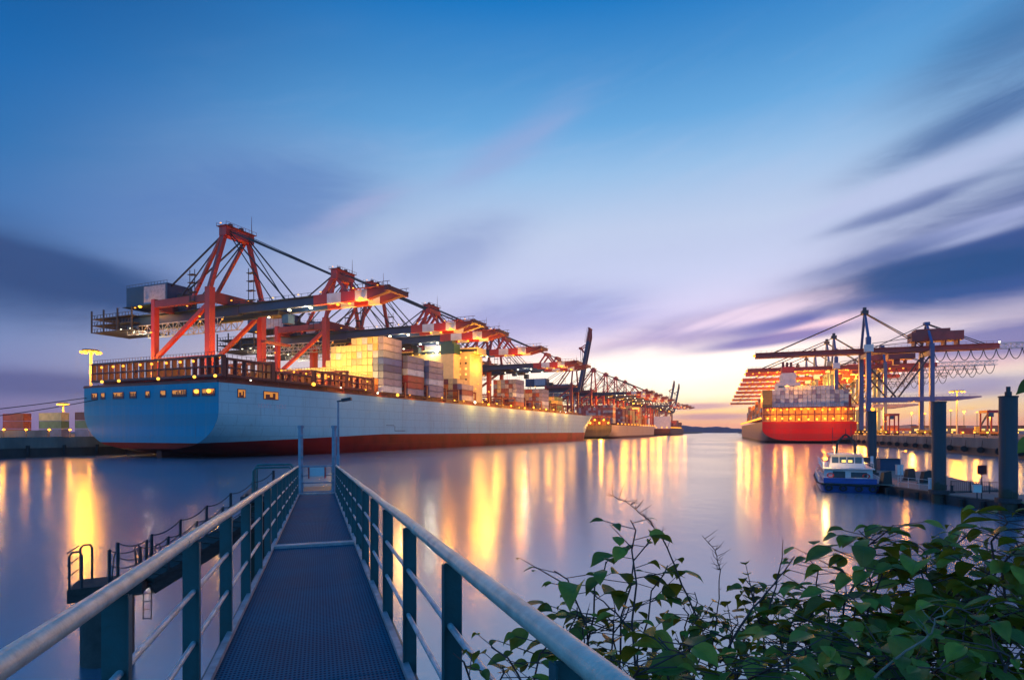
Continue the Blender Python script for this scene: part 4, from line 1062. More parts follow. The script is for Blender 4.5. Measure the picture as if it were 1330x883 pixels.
lamp_mast('floodlight mast rising behind the portal beam at the far quay', (*at(1243, 420, 0)[:2], RQZ), zpy(508, 420)-RQZ, 4.5, 90000, 'floodlight masts')

def quay_lamp(label, loc, h, power, group, col=SOD, r=0.35):
    t = thing('quay_lamp', label, 'lamp', loc, 0, group)
    b = MB(); b.tube([(0, 0, 0), (0, 0, h)], 0.09, 6); b.bx(-0.35, 0.35, -0.35, 0.35, h, h+0.08); b.build('pole', M['steel'], t)
    b = MB(); b.ball((0, 0, h-0.35), r, 8, 5, sc=(1, 1, 0.8)); b.build('lamp_head', M['warmhot'], t)
    if power: light((0.5, -0.5, h-0.7), power, col, 0.35, t)
for i, px in enumerate((-22, 5, 34, 64, 91, 117, 142)):
    a = math.atan((px-CX)/F)-YAW; x = QX-1.2; y = x/tan(a)
    quay_lamp(f'{ordinal(i+1)} short lamp on the quay edge before the blue stern, counted toward the ship' if i else 'first short lamp at the open end of the quay before the blue stern', (x, y, QZ+0.15), 2.4, 520, 'short lamps on the quay edge')
for i in range(30):
    y = -205+i*9.0
    quay_lamp(f'{ordinal(i+1)} small lamp on the far quay edge, counted toward the red ship', R(-4.2, y, RQZ+0.12), 2.0, 300 if i % 2 == 0 else 0, 'row of lamps on the far quay edge', AMB, 0.3)

# ------------------------------------------------------------------ stacks and sheds on the quays
def quay_boxes():
    y = 112.0
    for pc, cols, desc in ((-27, ['orange', 'orange', 'orange'], 'outermost quay stack'), (22, ['rust red', 'rust red', 'rust red'], 'all red quay stack'),
                           (70, ['slate', 'green', 'cream'], 'quay stack topped by a cream box'), (118, ['slate', 'green', 'maroon'], 'quay stack half hidden by the blue stern')):
        a = math.atan((pc-CX)/F)-YAW; x = y*tan(a)
        for t, col in enumerate(cols):
            container((x, y, QZ+t*2.6+0.02), col, f"{col} container, {('lowest', 'middle', 'topmost')[t]} in the {desc}", 'containers stacked on the near quay', pi/2)
    light((-236, 95, QZ+9), 7000, AMB, 0.6); light((-212, 98, QZ+7), 2500, AMB, 0.4)
    f = MB(); f.bx(-520, QX-8, 101.0, 101.4, QZ, QZ+2.0)
    tag(f.build('barrier_wall', M['quay']), 'low grey concrete barrier in front of the quay containers', 'wall')
quay_boxes()
def yard():
    random.seed(21)
    st = MB()
    for k in range(46):
        x = random.uniform(55, 330); y = random.uniform(-120, 500); n = random.randint(1, 3)
        for t in range(n): st.box((x, y, RQZ+t*2.6+1.3), (12.1, 2.42, 2.5), random.randint(0, 3))
    o = st.build('yard_stacks', [CM['rust red'], CM['slate'], CM['orange'], CM['maroon']]); o.location = (RO[0], RO[1], 0); o.rotation_euler = (0, 0, RA)
    tag(o, 'scattered container stacks across the far yard', 'containers', kind='stuff')
    for i in range(12):
        px = 1150+i*17; dep = random.uniform(380, 560); h = random.uniform(12, 24)
        lm = thing('yard_lamp', f'{ordinal(i+1)} slim yard lamp behind the far quay, counted away from the red ship', 'lamp', (*at(px, dep, 0)[:2], RQZ), 0, 'slim yard lamps')
        b = MB(); b.tube([(0, 0, 0), (0, 0, h)], 0.22, 6); b.build('pole', M['steel'], lm)
        b = MB(); b.ball((0, 0, h), 1.0, 8, 5, sc=(1, 1, 0.6)); b.build('lamp_head', M['warmhot'], lm)
        if i % 2 == 0: light((0, -1.5, h-1.5), 22000, SOD, 0.8, lm)
    s = thing('warehouse', 'long low warehouse with lit band of windows behind the far quay', 'building', R(150, 330, RQZ), RA)
    b = MB(); b.bx(-110, 170, 0, 30, 0, 7); b.build('wall', M['quay'], s)
    b = MB(); b.bx(-111, 171, -1, 31, 7.003, 8.0); b.build('roof', M['crane_dark'], s)
    for i in range(34):
        b = MB(); b.bx(-106+i*8, -101+i*8, -0.06, -0.003, 2.4, 4.6); b.build('window', M['winlit'], s)
    c = thing('mobile_crane', 'small yellow mobile crane with inclined jib in the far yard', 'crane', (*at(1272, 400, 0)[:2], RQZ), 0)
    ym = mat('crane_yellow', (0.55, 0.3, 0.03), 0.5)
    b = MB(); b.bx(-3, 3, -1.5, 1.5, 1, 3); b.bx(-2.5, 0.5, -1.3, 1.3, 3, 5.5); b.build('carriage', ym, c)
    b = MB(); b.beam((0, 0, 4.5), (6, 0, 17), 0.9, 1.0); b.build('jib', M['steel'], c)
    b = MB()
    for x in (-2.2, 0, 2.2):
        b.tube([(x, -1.6, 0.55), (x, 1.6, 0.55)], 0.55, 10)
    b.build('wheel', M['rubber'], c)
    light(at(1268, 385, 14), 9000, (1, 0.6, 0.1), 0.6)
    # straddle carriers on both quays
    def straddle(label, loc, rz):
        k = thing('straddle_carrier', label, 'vehicle', loc, rz, 'straddle carriers')
        b = MB()
        for x in (-2.2, 2.2):
            b.bx(x-0.35, x+0.35, -4.5, 4.5, 0.9, 1.8)
            for y in (-4, 4): b.bx(x-0.3, x+0.3, y-0.3, y+0.3, 1.8, 11)
        b.bx(-2.6, 2.6, -4.6, 4.6, 11, 12.2); b.build('frame', M['redpaint'], k)
        b = MB(); b.bx(-2.4, -0.4, -5.6, -4.0, 9, 10.99); b.build('cab', M['glass'], k)
        for x in (-2.2, 2.2):
            for y in (-3.4, -1.2, 1.2, 3.4):
                w = MB(); w.tube([(x-0.3, y, 0.62), (x+0.3, y, 0.62)], 0.6, 10); w.build('wheel', M['rubber'], k)
    straddle('straddle carrier between the legs of the nearest blue legged crane', R(15, 6, RQZ), RA)
    straddle('straddle carrier behind the first pontoon pile on the far quay', R(44, -40, RQZ), RA)
yard()

# ------------------------------------------------------------------ mooring ropes
def rope(label, p, q, sag, r):
    mb = MB(); pts = []
    for i in range(13):
        u = i/12; P = vlerp(p, q, u); pts.append((P[0], P[1], P[2]-sag*4*u*(1-u)))
    mb.tube(pts, r, 6)
    tag(mb.build('mooring_rope', M['rope']), label, 'rope', 'mooring ropes at the blue stern')
a_ = (SX-SB/2+1.2, SY-0.1, 17.0)
rope('upper mooring rope running from the blue stern to the quay', a_, (QX-1, 34, QZ+0.6), 1.0, 0.12)
rope('lower mooring rope running from the blue stern to the quay', (a_[0]+5, SY-0.1, 16.4), (QX-1, 42, QZ+0.6), 1.8, 0.12)

# ------------------------------------------------------------------ gangway
GA = math.atan((414.5-CX)/F); GS = -0.0346
def G(s, w, h=0.0):
    lat = sin(GA)*s+cos(GA)*w; dep = cos(GA)*s-sin(GA)*w
    return W(lat, dep, HC-1.65+GS*s+h)
S0, S1 = -3.0, 24.0
WL, WR = -0.79, 0.65
def gangway():
    base = G(0, 0, -0.2)
    t = thing('gangway', 'long teal railed steel gangway with dark grating deck leading to the water', 'gangway', base)
    deckm = bpy.data.materials.new('grating_deck'); deckm.use_nodes = True
    nt = deckm.node_tree; N = nt.nodes; L = nt.links; b = N['Principled BSDF']
    b.inputs['Specular IOR Level'].default_value = 0.04; b.inputs['Metallic'].default_value = 0.0
    uv = N.new('ShaderNodeUVMap')
    def wave(dirn, sc):
        w = N.new('ShaderNodeTexWave'); w.wave_type = 'BANDS'; w.bands_direction = dirn; w.inputs['Scale'].default_value = sc; w.inputs['Distortion'].default_value = 0.0
        L.new(uv.outputs[0], w.inputs['Vector']); return w.outputs['Fac']
    wx = wave('X', 9.5); wy = wave('Y', 6.5)
    mx = N.new('ShaderNodeMath'); mx.operation = 'MULTIPLY'; L.new(wx, mx.inputs[0]); L.new(wy, mx.inputs[1])
    nz = N.new('ShaderNodeTexNoise'); nz.inputs['Scale'].default_value = 1.1; nz.inputs['Detail'].default_value = 9; nz.inputs['Roughness'].default_value = 0.7; L.new(uv.outputs[0], nz.inputs['Vector'])
    cr = N.new('ShaderNodeValToRGB'); cr.color_ramp.elements[0].color = (0.003, 0.03, 0.055, 1); cr.color_ramp.elements[1].color = (0.018, 0.16, 0.23, 1)
    ad = N.new('ShaderNodeMath'); ad.operation = 'MULTIPLY_ADD'; L.new(nz.outputs['Fac'], ad.inputs[0]); ad.inputs[1].default_value = 0.95; 
    mm = N.new('ShaderNodeMath'); mm.operation = 'MULTIPLY_ADD'; L.new(mx.outputs[0], mm.inputs[0]); mm.inputs[1].default_value = -0.95; mm.inputs[2].default_value = 0.2
    L.new(mm.outputs[0], ad.inputs[2]); L.new(ad.outputs[0], cr.inputs['Fac']); L.new(cr.outputs[0], b.inputs['Base Color'])
    bp = N.new('ShaderNodeBump'); bp.inputs['Strength'].default_value = 0.8; bp.inputs['Distance'].default_value = 0.008; bp.invert = True
    L.new(mx.outputs[0], bp.inputs['Height']); L.new(bp.outputs[0], b.inputs['Normal'])
    mr = N.new('ShaderNodeMapRange'); mr.inputs['To Min'].default_value = 0.5; mr.inputs['To Max'].default_value = 0.8; L.new(nz.outputs['Fac'], mr.inputs[0]); L.new(mr.outputs[0], b.inputs['Roughness'])
    def deck(s0, s1, name, h=0.0):
        mb = MB(); n = max(1, int((s1-s0)/1.0)); 
        vs = []
        for i in range(n+1):
            s = lerp(s0, s1, i/n)
            vs += [G(s, WL+0.055, h), G(s, WR-0.055, h), G(s, WL+0.055, h-0.06), G(s, WR-0.055, h-0.06)]
        fs = []
        for i in range(n):
            o = i*4; fs += [(o, o+1, o+5, o+4), (o+2, o+6, o+7, o+3)]
        fs += [(0, 2, 3, 1), (n*4, n*4+1, n*4+3, n*4+2)]
        mb.add(vs, fs); o = mb.build(name, deckm, t, off=base)
        uvl = o.data.uv_layers.new(name='UVMap')
        for lp in o.data.loops:
            i = lp.vertex_index; s = lerp(s0, s1, (i//4)/n); w = (WL if i % 2 == 0 else WR)
            uvl.data[lp.index].uv = (w, s)
        return o
    cuts = [S0, 1.0, 4.35, 7.4, 10.55]
    for a, b_ in zip(cuts[:-1], cuts[1:]): deck(a+0.004, b_-0.004, 'deck_panel')
    for a, b_ in ((10.72, 14.5), (14.5, 18.5), (18.5, 23.9)): deck(a+0.004, b_-0.004, 'deck_panel', -0.02)
    worn = mat('worn_grey_steel', (0.3, 0.31, 0.33), 0.5, 0.3, 0.4, 6, bump=0.3, bscale=40, dirt=(0.1, 0.07, 0.05))
    railm = mat('worn_rail_paint', (0.46, 0.48, 0.40), 0.36, 0.0, 0.12, 9, bump=0.12, bscale=70, dirt=(0.12, 0.2, 0.19), dirt_amt=0.55)
    postm = mat('teal_post_paint', (0.014, 0.08, 0.09), 0.45, 0.05, 0.3, 5, bump=0.12, bscale=30, dirt=(0.05, 0.06, 0.05), dirt_amt=0.4)
    midm = mat('mid_rail_steel', (0.36, 0.43, 0.44), 0.36, 0.1, 0.35, 9, bump=0.2, bscale=50)
    mb = MB(); mb.beam(G(10.55, 0, 0.02), G(10.72, 0, 0.02), WR-WL-0.1, 0.03)
    mb.beam(G(10.63, WL+0.06, 0.02), G(10.63, WR-0.06, 0.02), 0.17, 0.06); mb.build('joint_plate', worn, t, off=base)
    mb = MB(); mb.beam(G(23.98, WL+0.05, 0.0), G(23.98, WR-0.05, 0.0), 0.16, 0.06); mb.build('joint_plate', worn, t, off=base)
    for w in (WL, WR):
        sg = -1 if w < 0 else 1
        # side stringer and light kick strip
        mb = MB(); mb.beam(G(S0, w, -0.22), G(S1, w, -0.22), 0.1, 0.36); mb.build('stringer', postm, t, off=base)
        mb = MB(); mb.beam(G(S0, w-sg*0.03, 0.012), G(S1, w-sg*0.03, 0.012), 0.055, 0.06); mb.build('kick_strip', worn, t, off=base)
        # top rail in two lengths, with joint sleeve
        pts = [G(lerp(S0, S1, i/30), w, 1.1+0.004*sin(i*1.7)) for i in range(31)]
        mb = MB(); mb.tube(pts, 0.037, 16); mb.build('top_rail', railm, t, smooth=True, off=base)
        for h in (0.40, 0.74):
            mb = MB(); mb.tube([G(S0, w-sg*0.005, h), G(S1, w-sg*0.005, h)], 0.0165, 10); mb.build('mid_rail', midm, t, smooth=True, off=base)
        for s_ in (4.0, 10.63, 17.0):
            mb = MB(); mb.tube([G(s_-0.05, w, 1.1), G(s_+0.05, w, 1.1)], 0.040, 16); mb.build('rail_sleeve', railm, t, smooth=True, off=base)
        s = (2.77 if w < 0 else 2.92)-1.47*3
        while s < S1-0.2:
            # flat bar post: 0.1 across the walkway, 0.014 thick, with a narrow stiffening flange on its inner edge
            p0, p1 = G(s, w+sg*0.012, -0.38), G(s, w+sg*0.012, 1.065)
            mb = MB()
            d = vnorm(vsub(G(s+1, w), G(s, w))); a = vnorm(vsub(G(s, w+1), G(s, w)))
            def plate(mb, c0, c1, wa, wd):
                vs = []
                for P in (c0, c1):
                    for i, j in ((-1, -1), (1, -1), (1, 1), (-1, 1)): vs.append(vadd(P, vadd(vmul(a, i*wa/2), vmul(d, j*wd/2))))
                mb.add(vs, [(3, 2, 1, 0), (4, 5, 6, 7), (0, 1, 5, 4), (1, 2, 6, 5), (2, 3, 7, 6), (3, 0, 4, 7)])
            plate(mb, p0, p1, 0.095, 0.014)
            q0, q1 = G(s, w-sg*0.039, -0.1), G(s, w-sg*0.039, 1.06)
            plate(mb, q0, q1, 0.007, 0.05)
            po = mb.build('rail_post', postm, t, off=base)
            bo = MB()
            for h in (-0.12, -0.3): bo.tube([vadd(G(s, w+sg*0.01, h), vmul(d, -0.022)), vadd(G(s, w+sg*0.01, h), vmul(d, -0.007))], 0.014, 6)
            bo.build('bolt', worn, po, off=base)
            s += 1.47
    # end gate
    g = thing('gate', 'narrow grey gate with tall posts and white notice board closing the gangway end', 'gate', G(24.25, 0, 0))
    gb = G(24.25, 0, 0)
    for w in (-0.7, 0.58):
        mb = MB(); mb.beam(G(24.25, w, -0.1), G(24.25, w, 2.62), 0.13); mb.beam(G(24.25, w, 2.62), G(24.25, w, 2.72), 0.17)
        po = mb.build('gate_post', M['postgrey'], g, off=gb)
        for h in (0.5, 0.85, 1.45, 2.3):
            k = MB(); k.beam(G(24.2, w, h), G(24.2, w*0.86, h), 0.07, 0.1); k.build('hinge', M['postgrey'], po, off=gb)
    mb = MB()
    for h in (0.06, 0.42, 0.72, 1.08): mb.tube([G(24.25, -0.62, h), G(24.25, 0.5, h)], 0.025, 8)
    for w in (-0.62, 0.5): mb.tube([G(24.25, w, 0.05), G(24.25, w, 1.1)], 0.025, 8)
    mb.build('gate_frame', M['postgrey'], g, smooth=True, off=gb)
    mb = MB(); mb.beam(G(24.2, -0.36, 0.86), G(24.2, 0.2, 0.86), 0.012, 0.36); sb = mb.build('notice_board', M['white'], g, off=gb)
    for w in (-0.39, 0.23):
        mb = MB(); mb.beam(G(24.185, w, 0.6), G(24.185, w, 1.04), 0.03, 0.05); mb.build('board_clip', M['redpaint'], sb, off=gb)
gangway()
def landing():
    b0 = G(26.2, -0.4, -1.0)
    t = thing('landing_stage', 'steel landing stage beyond the gate, held up by dark piles', 'landing stage', b0)
    def rect(s0, s1, w0, w1): return [G(s0, w0)[:2], G(s0, w1)[:2], G(s1, w1)[:2], G(s1, w0)[:2]]
    zt = G(24, 0)[2]-0.06
    mb = MB(); mb.prism(rect(24.35, 27.8, -2.9, 1.1), zt-0.25, zt); mb.build('platform', M['steel'], t, off=b0)
    for s in (24.9, 27.2):
        for w in (-2.4, 0.7):
            p = G(s, w); mb = MB(); mb.cyl(p[0], p[1], -3, zt-0.25, 0.22, 10); mb.build('pile', M['pilesteel'], t, off=b0)
    # teal hoops of railing at its side
    for s, hh in ((24.9, 1.08), (25.5, 1.16), (26.4, 1.12)):
        mb = MB()
        p = [(s, -2.5, 0.0), (s, -2.5, hh-0.15), (s, -2.4, hh), (s, -1.15, hh), (s, -1.02, hh-0.15), (s, -1.02, 0.0)]
        mb.tube([(*G(q[0], q[1])[:2], zt+q[2]) for q in p], 0.04, 8); mb.build('railing_hoop', M['teal'], t, smooth=True, off=b0)
    l0 = G(25.6, 0.78)
    t2 = thing('street_lamp', 'slim unlit lamp post with flat head beyond the gate', 'lamp', (l0[0], l0[1], zt))
    d = at(444, 24.8, 0)
    htop = zpy(522, 24.9)-zt
    mb = MB(); mb.tube([(0, 0, 0), (0, 0, 1.5), (0, 0, 1.52), (0, 0, htop)], [0.075, 0.075, 0.05, 0.04], 10); mb.build('pole', M['postgrey'], t2, smooth=True)
    arm = vmul((RT[0], RT[1], 0), 1)
    mb = MB(); q0 = vmul(arm, -0.05); q1 = vmul(arm, 0.18); mb.beam((q0[0], q0[1], htop), (q1[0], q1[1], htop+0.04), 0.07, 0.06); mb.build('arm', M['steel'], t2)
    mb = MB(); q0 = vmul(arm, 0.16); q1 = vmul(arm, 0.56); mb.beam((q0[0], q0[1], htop+0.05), (q1[0], q1[1], htop+0.12), 0.2, 0.13); mb.build('lamp_head', M['steel'], t2)
landing()

# ------------------------------------------------------------------ catwalk with dolphin
def catwalk():
    P0 = (-13.75, 17.85, 2.5); P1 = (-12.0, 18.65, 2.55); P2 = (-9.35, 23.9, 4.72)
    Wp = lambda p: W(*p)
    b0 = W(-12.9, 18.2, 0)
    t = thing('catwalk', 'dark timber catwalk on a concrete dolphin with rope rails, beside the gangway', 'catwalk', b0)
    def side(p, q, k):
        d = vnorm((q[0]-p[0], q[1]-p[1], 0)); n = (d[1], -d[0], 0); return vmul(n, k)
    def seg(name, p, q, w, th, m, dz=0.0):
        n = side(p, q, w/2); vs = []
        for z in (-th+dz, dz):
            for P, s in ((p, 1), (q, 1), (q, -1), (p, -1)):
                vs.append(W(P[0]+s*n[0], P[1]+s*n[1], P[2]+z))
        mb = MB(); mb.add(vs, [(3, 2, 1, 0), (4, 5, 6, 7), (0, 1, 5, 4), (1, 2, 6, 5), (2, 3, 7, 6), (3, 0, 4, 7)]); return mb.build(name, m, t, off=b0)
    seg('platform', P0, P1, 1.35, 0.42, M['catwood'])
    seg('walkway', (P1[0], P1[1], P1[2]), P2, 0.95, 0.14, M['catwood'])
    for k in (-0.33, 0.33):
        n = side(P1, P2, k); a = (P1[0]+n[0], P1[1]+n[1], P1[2]-0.36); b = (P2[0]+n[0], P2[1]+n[1], P2[2]-0.34)
        mb = MB(); mb.beam(W(*a), W(*b), 0.16, 0.36); mb.build('bearer', M['catwood'], t, off=b0)
    # planks seams
    for i in range(16):
        u = (i+0.5)/16; p = vlerp(P1, P2, u); n = side(P1, P2, 0.47)
        mb = MB(); mb.beam(W(p[0]+n[0], p[1]+n[1], p[2]+0.02), W(p[0]-n[0], p[1]-n[1], p[2]+0.02), 0.05, 0.03); mb.build('batten', M['catwood'], t, off=b0)
    c = W(-12.95, 18.25, 0)
    mb = MB(); mb.cyl(c[0], c[1], -3, 2.06, 0.72, 20); mb.build('dolphin_column', M['pierconc'], t, smooth=True, off=b0)
    # rope rails with posts on both sides of platform and ramp
    def posts(pts, h, r=0.034):
        tops = []
        for p in pts:
            mb = MB(); a = W(*p); mb.beam(a, (a[0], a[1], a[2]+h), r*2); mb.build('rail_post', M['steel'], t, off=b0); tops.append(a)
        for hh in (h-0.03, h*0.55):
            for a, b in zip(tops[:-1], tops[1:]):
                mb = MB(); q = []
                for i in range(9):
                    u = i/8; P = vlerp(a, b, u); q.append((P[0], P[1], P[2]+hh-0.13*4*u*(1-u)))
                mb.tube(q, 0.017, 5); mb.build('rail_rope', M['rope'], t, off=b0)
    for k in (-1, 1):
        pts = []
        n = side(P0, P1, 0.62*k)
        for u in (0.55, 0.97): p = vlerp(P0, P1, u); pts.append((p[0]+n[0], p[1]+n[1], p[2]))
        n = side(P1, P2, 0.45*k)
        for u in (0.08, 0.25, 0.42, 0.59, 0.76, 0.93): p = vlerp(P1, P2, u); pts.append((p[0]+n[0], p[1]+n[1], p[2]))
        posts(pts, 1.1)
    # end rail of the platform (bent tube frame)
    for k in (-1, 1):
        n = side(P0, P1, 0.62*k)
        d = vnorm((P1[0]-P0[0], P1[1]-P0[1], 0))
        p = (P0[0]+n[0], P0[1]+n[1], P0[2])
        q = [(p[0]+d[0]*0.05, p[1]+d[1]*0.05, p[2]-0.35), (p[0]+d[0]*0.05, p[1]+d[1]*0.05, p[2]+1.0), (p[0]+d[0]*0.12, p[1]+d[1]*0.12, p[2]+1.12), (p[0]+d[0]*0.3, p[1]+d[1]*0.3, p[2]+1.12), (p[0]+d[0]*0.36, p[1]+d[1]*0.36, p[2]+1.0), (p[0]+d[0]*0.36, p[1]+d[1]*0.36, p[2])]
        mb = MB(); mb.tube([W(*x) for x in q], 0.034, 8); mb.build('end_frame', M['steel'], t, off=b0)
    n = side(P0, P1, 0.62)
    for h in (0.35, 0.72, 1.1):
        mb = MB(); mb.tube([W(P0[0]+n[0], P0[1]+n[1], P0[2]+h), W(P0[0]-n[0], P0[1]-n[1], P0[2]+h)], 0.022, 6); mb.build('end_bar', M['steel'], t, off=b0)
    # ladder hoops standing on the platform and the ladder down to the water
    for u, k, lean in ((0.62, 0.5, 0.05), (0.88, -0.5, -0.08), (0.98, 0.5, -0.08), (1.12, -0.5, 0.07)):
        p = vlerp(P0, P1, u); n = side(P0, P1, k)
        x, y, z = p[0]+n[0], p[1]+n[1], p[2]
        q = [(x-0.12, y, z), (x-0.09+lean, y, z+0.85), (x-0.04+lean, y, z+0.96), (x+0.03+lean, y, z+0.96), (x+0.08+lean, y, z+0.85), (x+0.05, y, z)]
        mb = MB(); mb.tube([W(*v) for v in q], 0.02, 6); mb.build('ladder_hoop', M['steel'], t, off=b0)
    lx, ly = -11.75, 18.35
    mb = MB()
    for dx in (-0.13, 0.13): mb.tube([W(lx+dx, ly, 2.3), W(lx+dx, ly, 1.25)], 0.02, 6)
    for i in range(4): mb.tube([W(lx-0.13, ly, 2.1-i*0.27), W(lx+0.13, ly, 2.1-i*0.27)], 0.016, 5)
    mb.build('ladder', M['steel'], t, off=b0)
catwalk()

# ------------------------------------------------------------------ pontoon, piles, ferry
def pile(label, px, dep, r, ytop, cap):
    p = at(px, dep, 0); zt = zpy(ytop, dep)
    t = thing('mooring_pile', label, 'pile', p, 0, 'steel piles holding the pontoon')
    b = MB(); b.cyl(0, 0, -4, zt, r, 24); b.build('shaft', M['pilesteel'], t, smooth=True)
    b = MB(); b.cyl(0, 0, zt, zt+0.12, r+0.06, 24); 
    if cap: b.cyl(0, 0, zt+0.12, zt+0.5, 0.25, 10); b.cyl(0, 0, zt+0.5, zt+0.95, 0.16, 10)
    b.build('cap', M['steel'], t)
    b = MB(); b.tube([(0, 0, 1.0), (0, 0, 1.4)], r+0.28, 24); b.build('guide_collar', M['pontoonside'], t)
    return t
pile('middle pontoon pile of plain dark steel, second in height', 1219.5, 57.5, 0.6, 523, False)
pile('thickest pontoon pile with small lantern on its cap', 1309.5, 50.5, 0.66, 516, True)
pl = pile('slim far pontoon pile beside the moored ferry, with a white marker', 1132.5, 82, 0.58, 535, False)
b = MB(); b.box((-0.1, -0.62, 3.2), (0.35, 0.08, 1.1)); b.build('marker_board', M['white'], pl)
light(at(1132, 82, 12.5), 60, SOD, 0.2)
b = MB(); b.ball((0.1, 0, zpy(535, 82)+0.4), 0.28, 8, 5); b.build('pile_lamp', M['warm'], pl)
DZ = 1.05
def pontoon():
    def prism(name, pts, z0, z1, m, par, off): 
        mb = MB(); mb.prism([W(*p)[:2] for p in pts], z0, z1); return mb.build(name, m, par, off=off)
    A = [(43.7, 68.0), (44.0, 58.5), (53.0, 61.5), (64.5, 89), (58.5, 97)]
    b0 = W(48, 70, 0)
    t = thing('pontoon', 'wide floating pontoon with reddish deck where the ferry lies', 'pontoon', b0)
    prism('float', A, -0.6, DZ-0.1, M['pontoonside'], t, b0); prism('deck', [(p[0]*1.0, p[1]) for p in A], DZ-0.097, DZ, M['pontoon'], t, b0)
    B_ = [(43.2, 57.4), (45.4, 47.0), (52.5, 48.6), (50.2, 59.2)]
    b1 = W(47, 53, 0)
    t2 = thing('pontoon', 'narrower floating pontoon with fence between the two near piles', 'pontoon', b1)
    prism('float', B_, -0.6, DZ-0.12, M['pontoonside'], t2, b1); prism('deck', B_, DZ-0.117, DZ-0.02, M['pontoon'], t2, b1)
    for i in range(6):
        p = vlerp((43.15, 57.0, 0), (45.3, 47.3, 0), i/5); mb = MB(); q = W(p[0]-0.15, p[1], 0); mb.cyl(q[0], q[1], -0.3, 0.75, 0.22, 8); mb.build('fender', M['rubber'], t2, off=b1)
    for i in range(5):
        p = vlerp((42.95, 67.4, 0), (43.9, 59.2, 0), i/4); mb = MB(); q = W(p[0]-0.15, p[1], 0); mb.cyl(q[0], q[1], -0.3, 0.8, 0.22, 8); mb.build('fender', M['rubber'], t, off=b0)
    # fence on the far side of the narrower pontoon
    f0 = W(46.3, 57.8, DZ)
    f = thing('fence', 'metal bar fence along the narrower pontoon', 'fence', f0)
    p, q = (45.0, 58.4), (50.4, 57.2)
    a, b = W(p[0], p[1], DZ), W(q[0]-0.5, q[1], DZ)
    mb = MB()
    for h in (0.15, 1.15): mb.beam(vadd(a, (0, 0, h)), vadd(b, (0, 0, h)), 0.05)
    for i in range(30):
        P = vlerp(a, b, i/29); mb.beam(vadd(P, (0, 0, 0.15)), vadd(P, (0, 0, 1.15)), 0.04)
    mb.build('bar_panel', M['steel'], f, off=f0)
    for i in range(4):
        P = vlerp(a, b, i/3); mb = MB(); mb.beam(P, vadd(P, (0, 0, 1.2)), 0.08); mb.build('fence_post', M['steel'], f, off=f0)
    # sign post
    s0 = at(1275, 53, DZ)
    s = thing('signpost', 'dark signpost with square board on the narrower pontoon', 'sign', s0)
    hh = zpy(612, 53)-DZ
    mb = MB(); mb.tube([(0, 0, 0), (0, 0, hh)], 0.05, 8); mb.build('pole', M['steel'], s)
    mb = MB(); mb.box((0, -0.08, hh+0.15), (0.7, 0.08, 0.85)); mb.build('board', M['crane_dark'], s)
    s0 = at(1269, 51.5, DZ-0.02)
    s = thing('lifebuoy_box', 'white lifebuoy box on a post in front of the fence', 'box', s0)
    mb = MB(); mb.tube([(0, 0, 0), (0, 0, 0.75)], 0.05, 8); mb.build('post', M['steel'], s)
    mb = MB(); mb.box((0, 0, 1.05), (0.6, 0.3, 0.6)); mb.box((0, 0, 1.38), (0.68, 0.38, 0.06)); mb.build('case', M['crane_white'], s)
    s0 = at(1204, 66, DZ)
    # dark tapered cabinets
    for (px, dep, lab) in ((1150, 66.5, 'dark tapered bollard cabinet right beside the ferry'), (1181, 72, 'dark tapered bollard cabinet in the middle of the pontoon'), (1202, 68, 'dark tapered bollard cabinet nearest the middle pile')):
        p = at(px, dep, DZ); k = thing('bollard_cabinet', lab, 'cabinet', p, radians(20), 'dark cabinets on the pontoon')
        mb = MB(); mb.add([(-0.55, -0.4, 0), (0.55, -0.4, 0), (0.55, 0.4, 0), (-0.55, 0.4, 0), (-0.3, -0.3, 1.45), (0.5, -0.3, 1.65), (0.5, 0.3, 1.65), (-0.3, 0.3, 1.45)], [(3, 2, 1, 0), (4, 5, 6, 7), (0, 1, 5, 4), (1, 2, 6, 5), (2, 3, 7, 6), (3, 0, 4, 7)]); mb.build('body', M['black'], k)
        mb = MB(); mb.box((0, 0, 0.05), (1.4, 1.1, 0.1)); mb.build('plinth', M['quay'], k)
    p = at(1168, 82, DZ); k = thing('control_cabinet', 'pale upright control cabinet at the back of the pontoon', 'cabinet', p, 0.3)
    mb = MB(); mb.box((0, 0, 0.7), (0.8, 0.5, 1.4)); mb.build('body', M['white'], k); mb = MB(); mb.box((0, 0, 1.43), (0.9, 0.6, 0.06)); mb.build('lid', M['galv'], k)
    p = at(1210, 61, DZ); k = thing('litter_bin', 'pale blue bin standing against the middle pile', 'bin', p, 0.3)
    mb = MB(); mb.cyl(0, 0, 0, 1.15, 0.3, 12); mb.build('body', mat('bin_paint', (0.4, 0.5, 0.6), 0.5), k); mb = MB(); mb.cyl(0, 0, 1.15, 1.25, 0.34, 12); mb.build('lid', M['galv'], k)
    p = at(1152, 92, DZ); k = thing('waiting_hut', 'low dark hut at the far end of the pontoon', 'hut', p, radians(15))
    mb = MB(); mb.box((0, 0, 0.9), (3.0, 2.2, 1.8)); mb.build('wall', M['crane_blue'], k); mb = MB(); mb.box((0, 0, 1.86), (3.3, 2.5, 0.1)); mb.build('roof', M['steel'], k)
    p = at(1170, 71, DZ); k = thing('street_lamp', 'thin lamp post with short arm on the pontoon', 'lamp', p)
    hh = zpy(586, 71)-DZ
    mb = MB(); mb.tube([(0, 0, 0), (0, 0, hh)], [0.06, 0.04], 8); mb.tube([(0, 0, hh), (0.5, 0.2, hh+0.1)], 0.03, 6); mb.build('pole', M['galv'], k)
    mb = MB(); mb.ball((0.55, 0.2, hh+0.05), 0.13, 8, 5); mb.build('lamp_head', M['warm'], k); light((0.55, 0.1, hh-0.4), 180, SOD, 0.15, k)
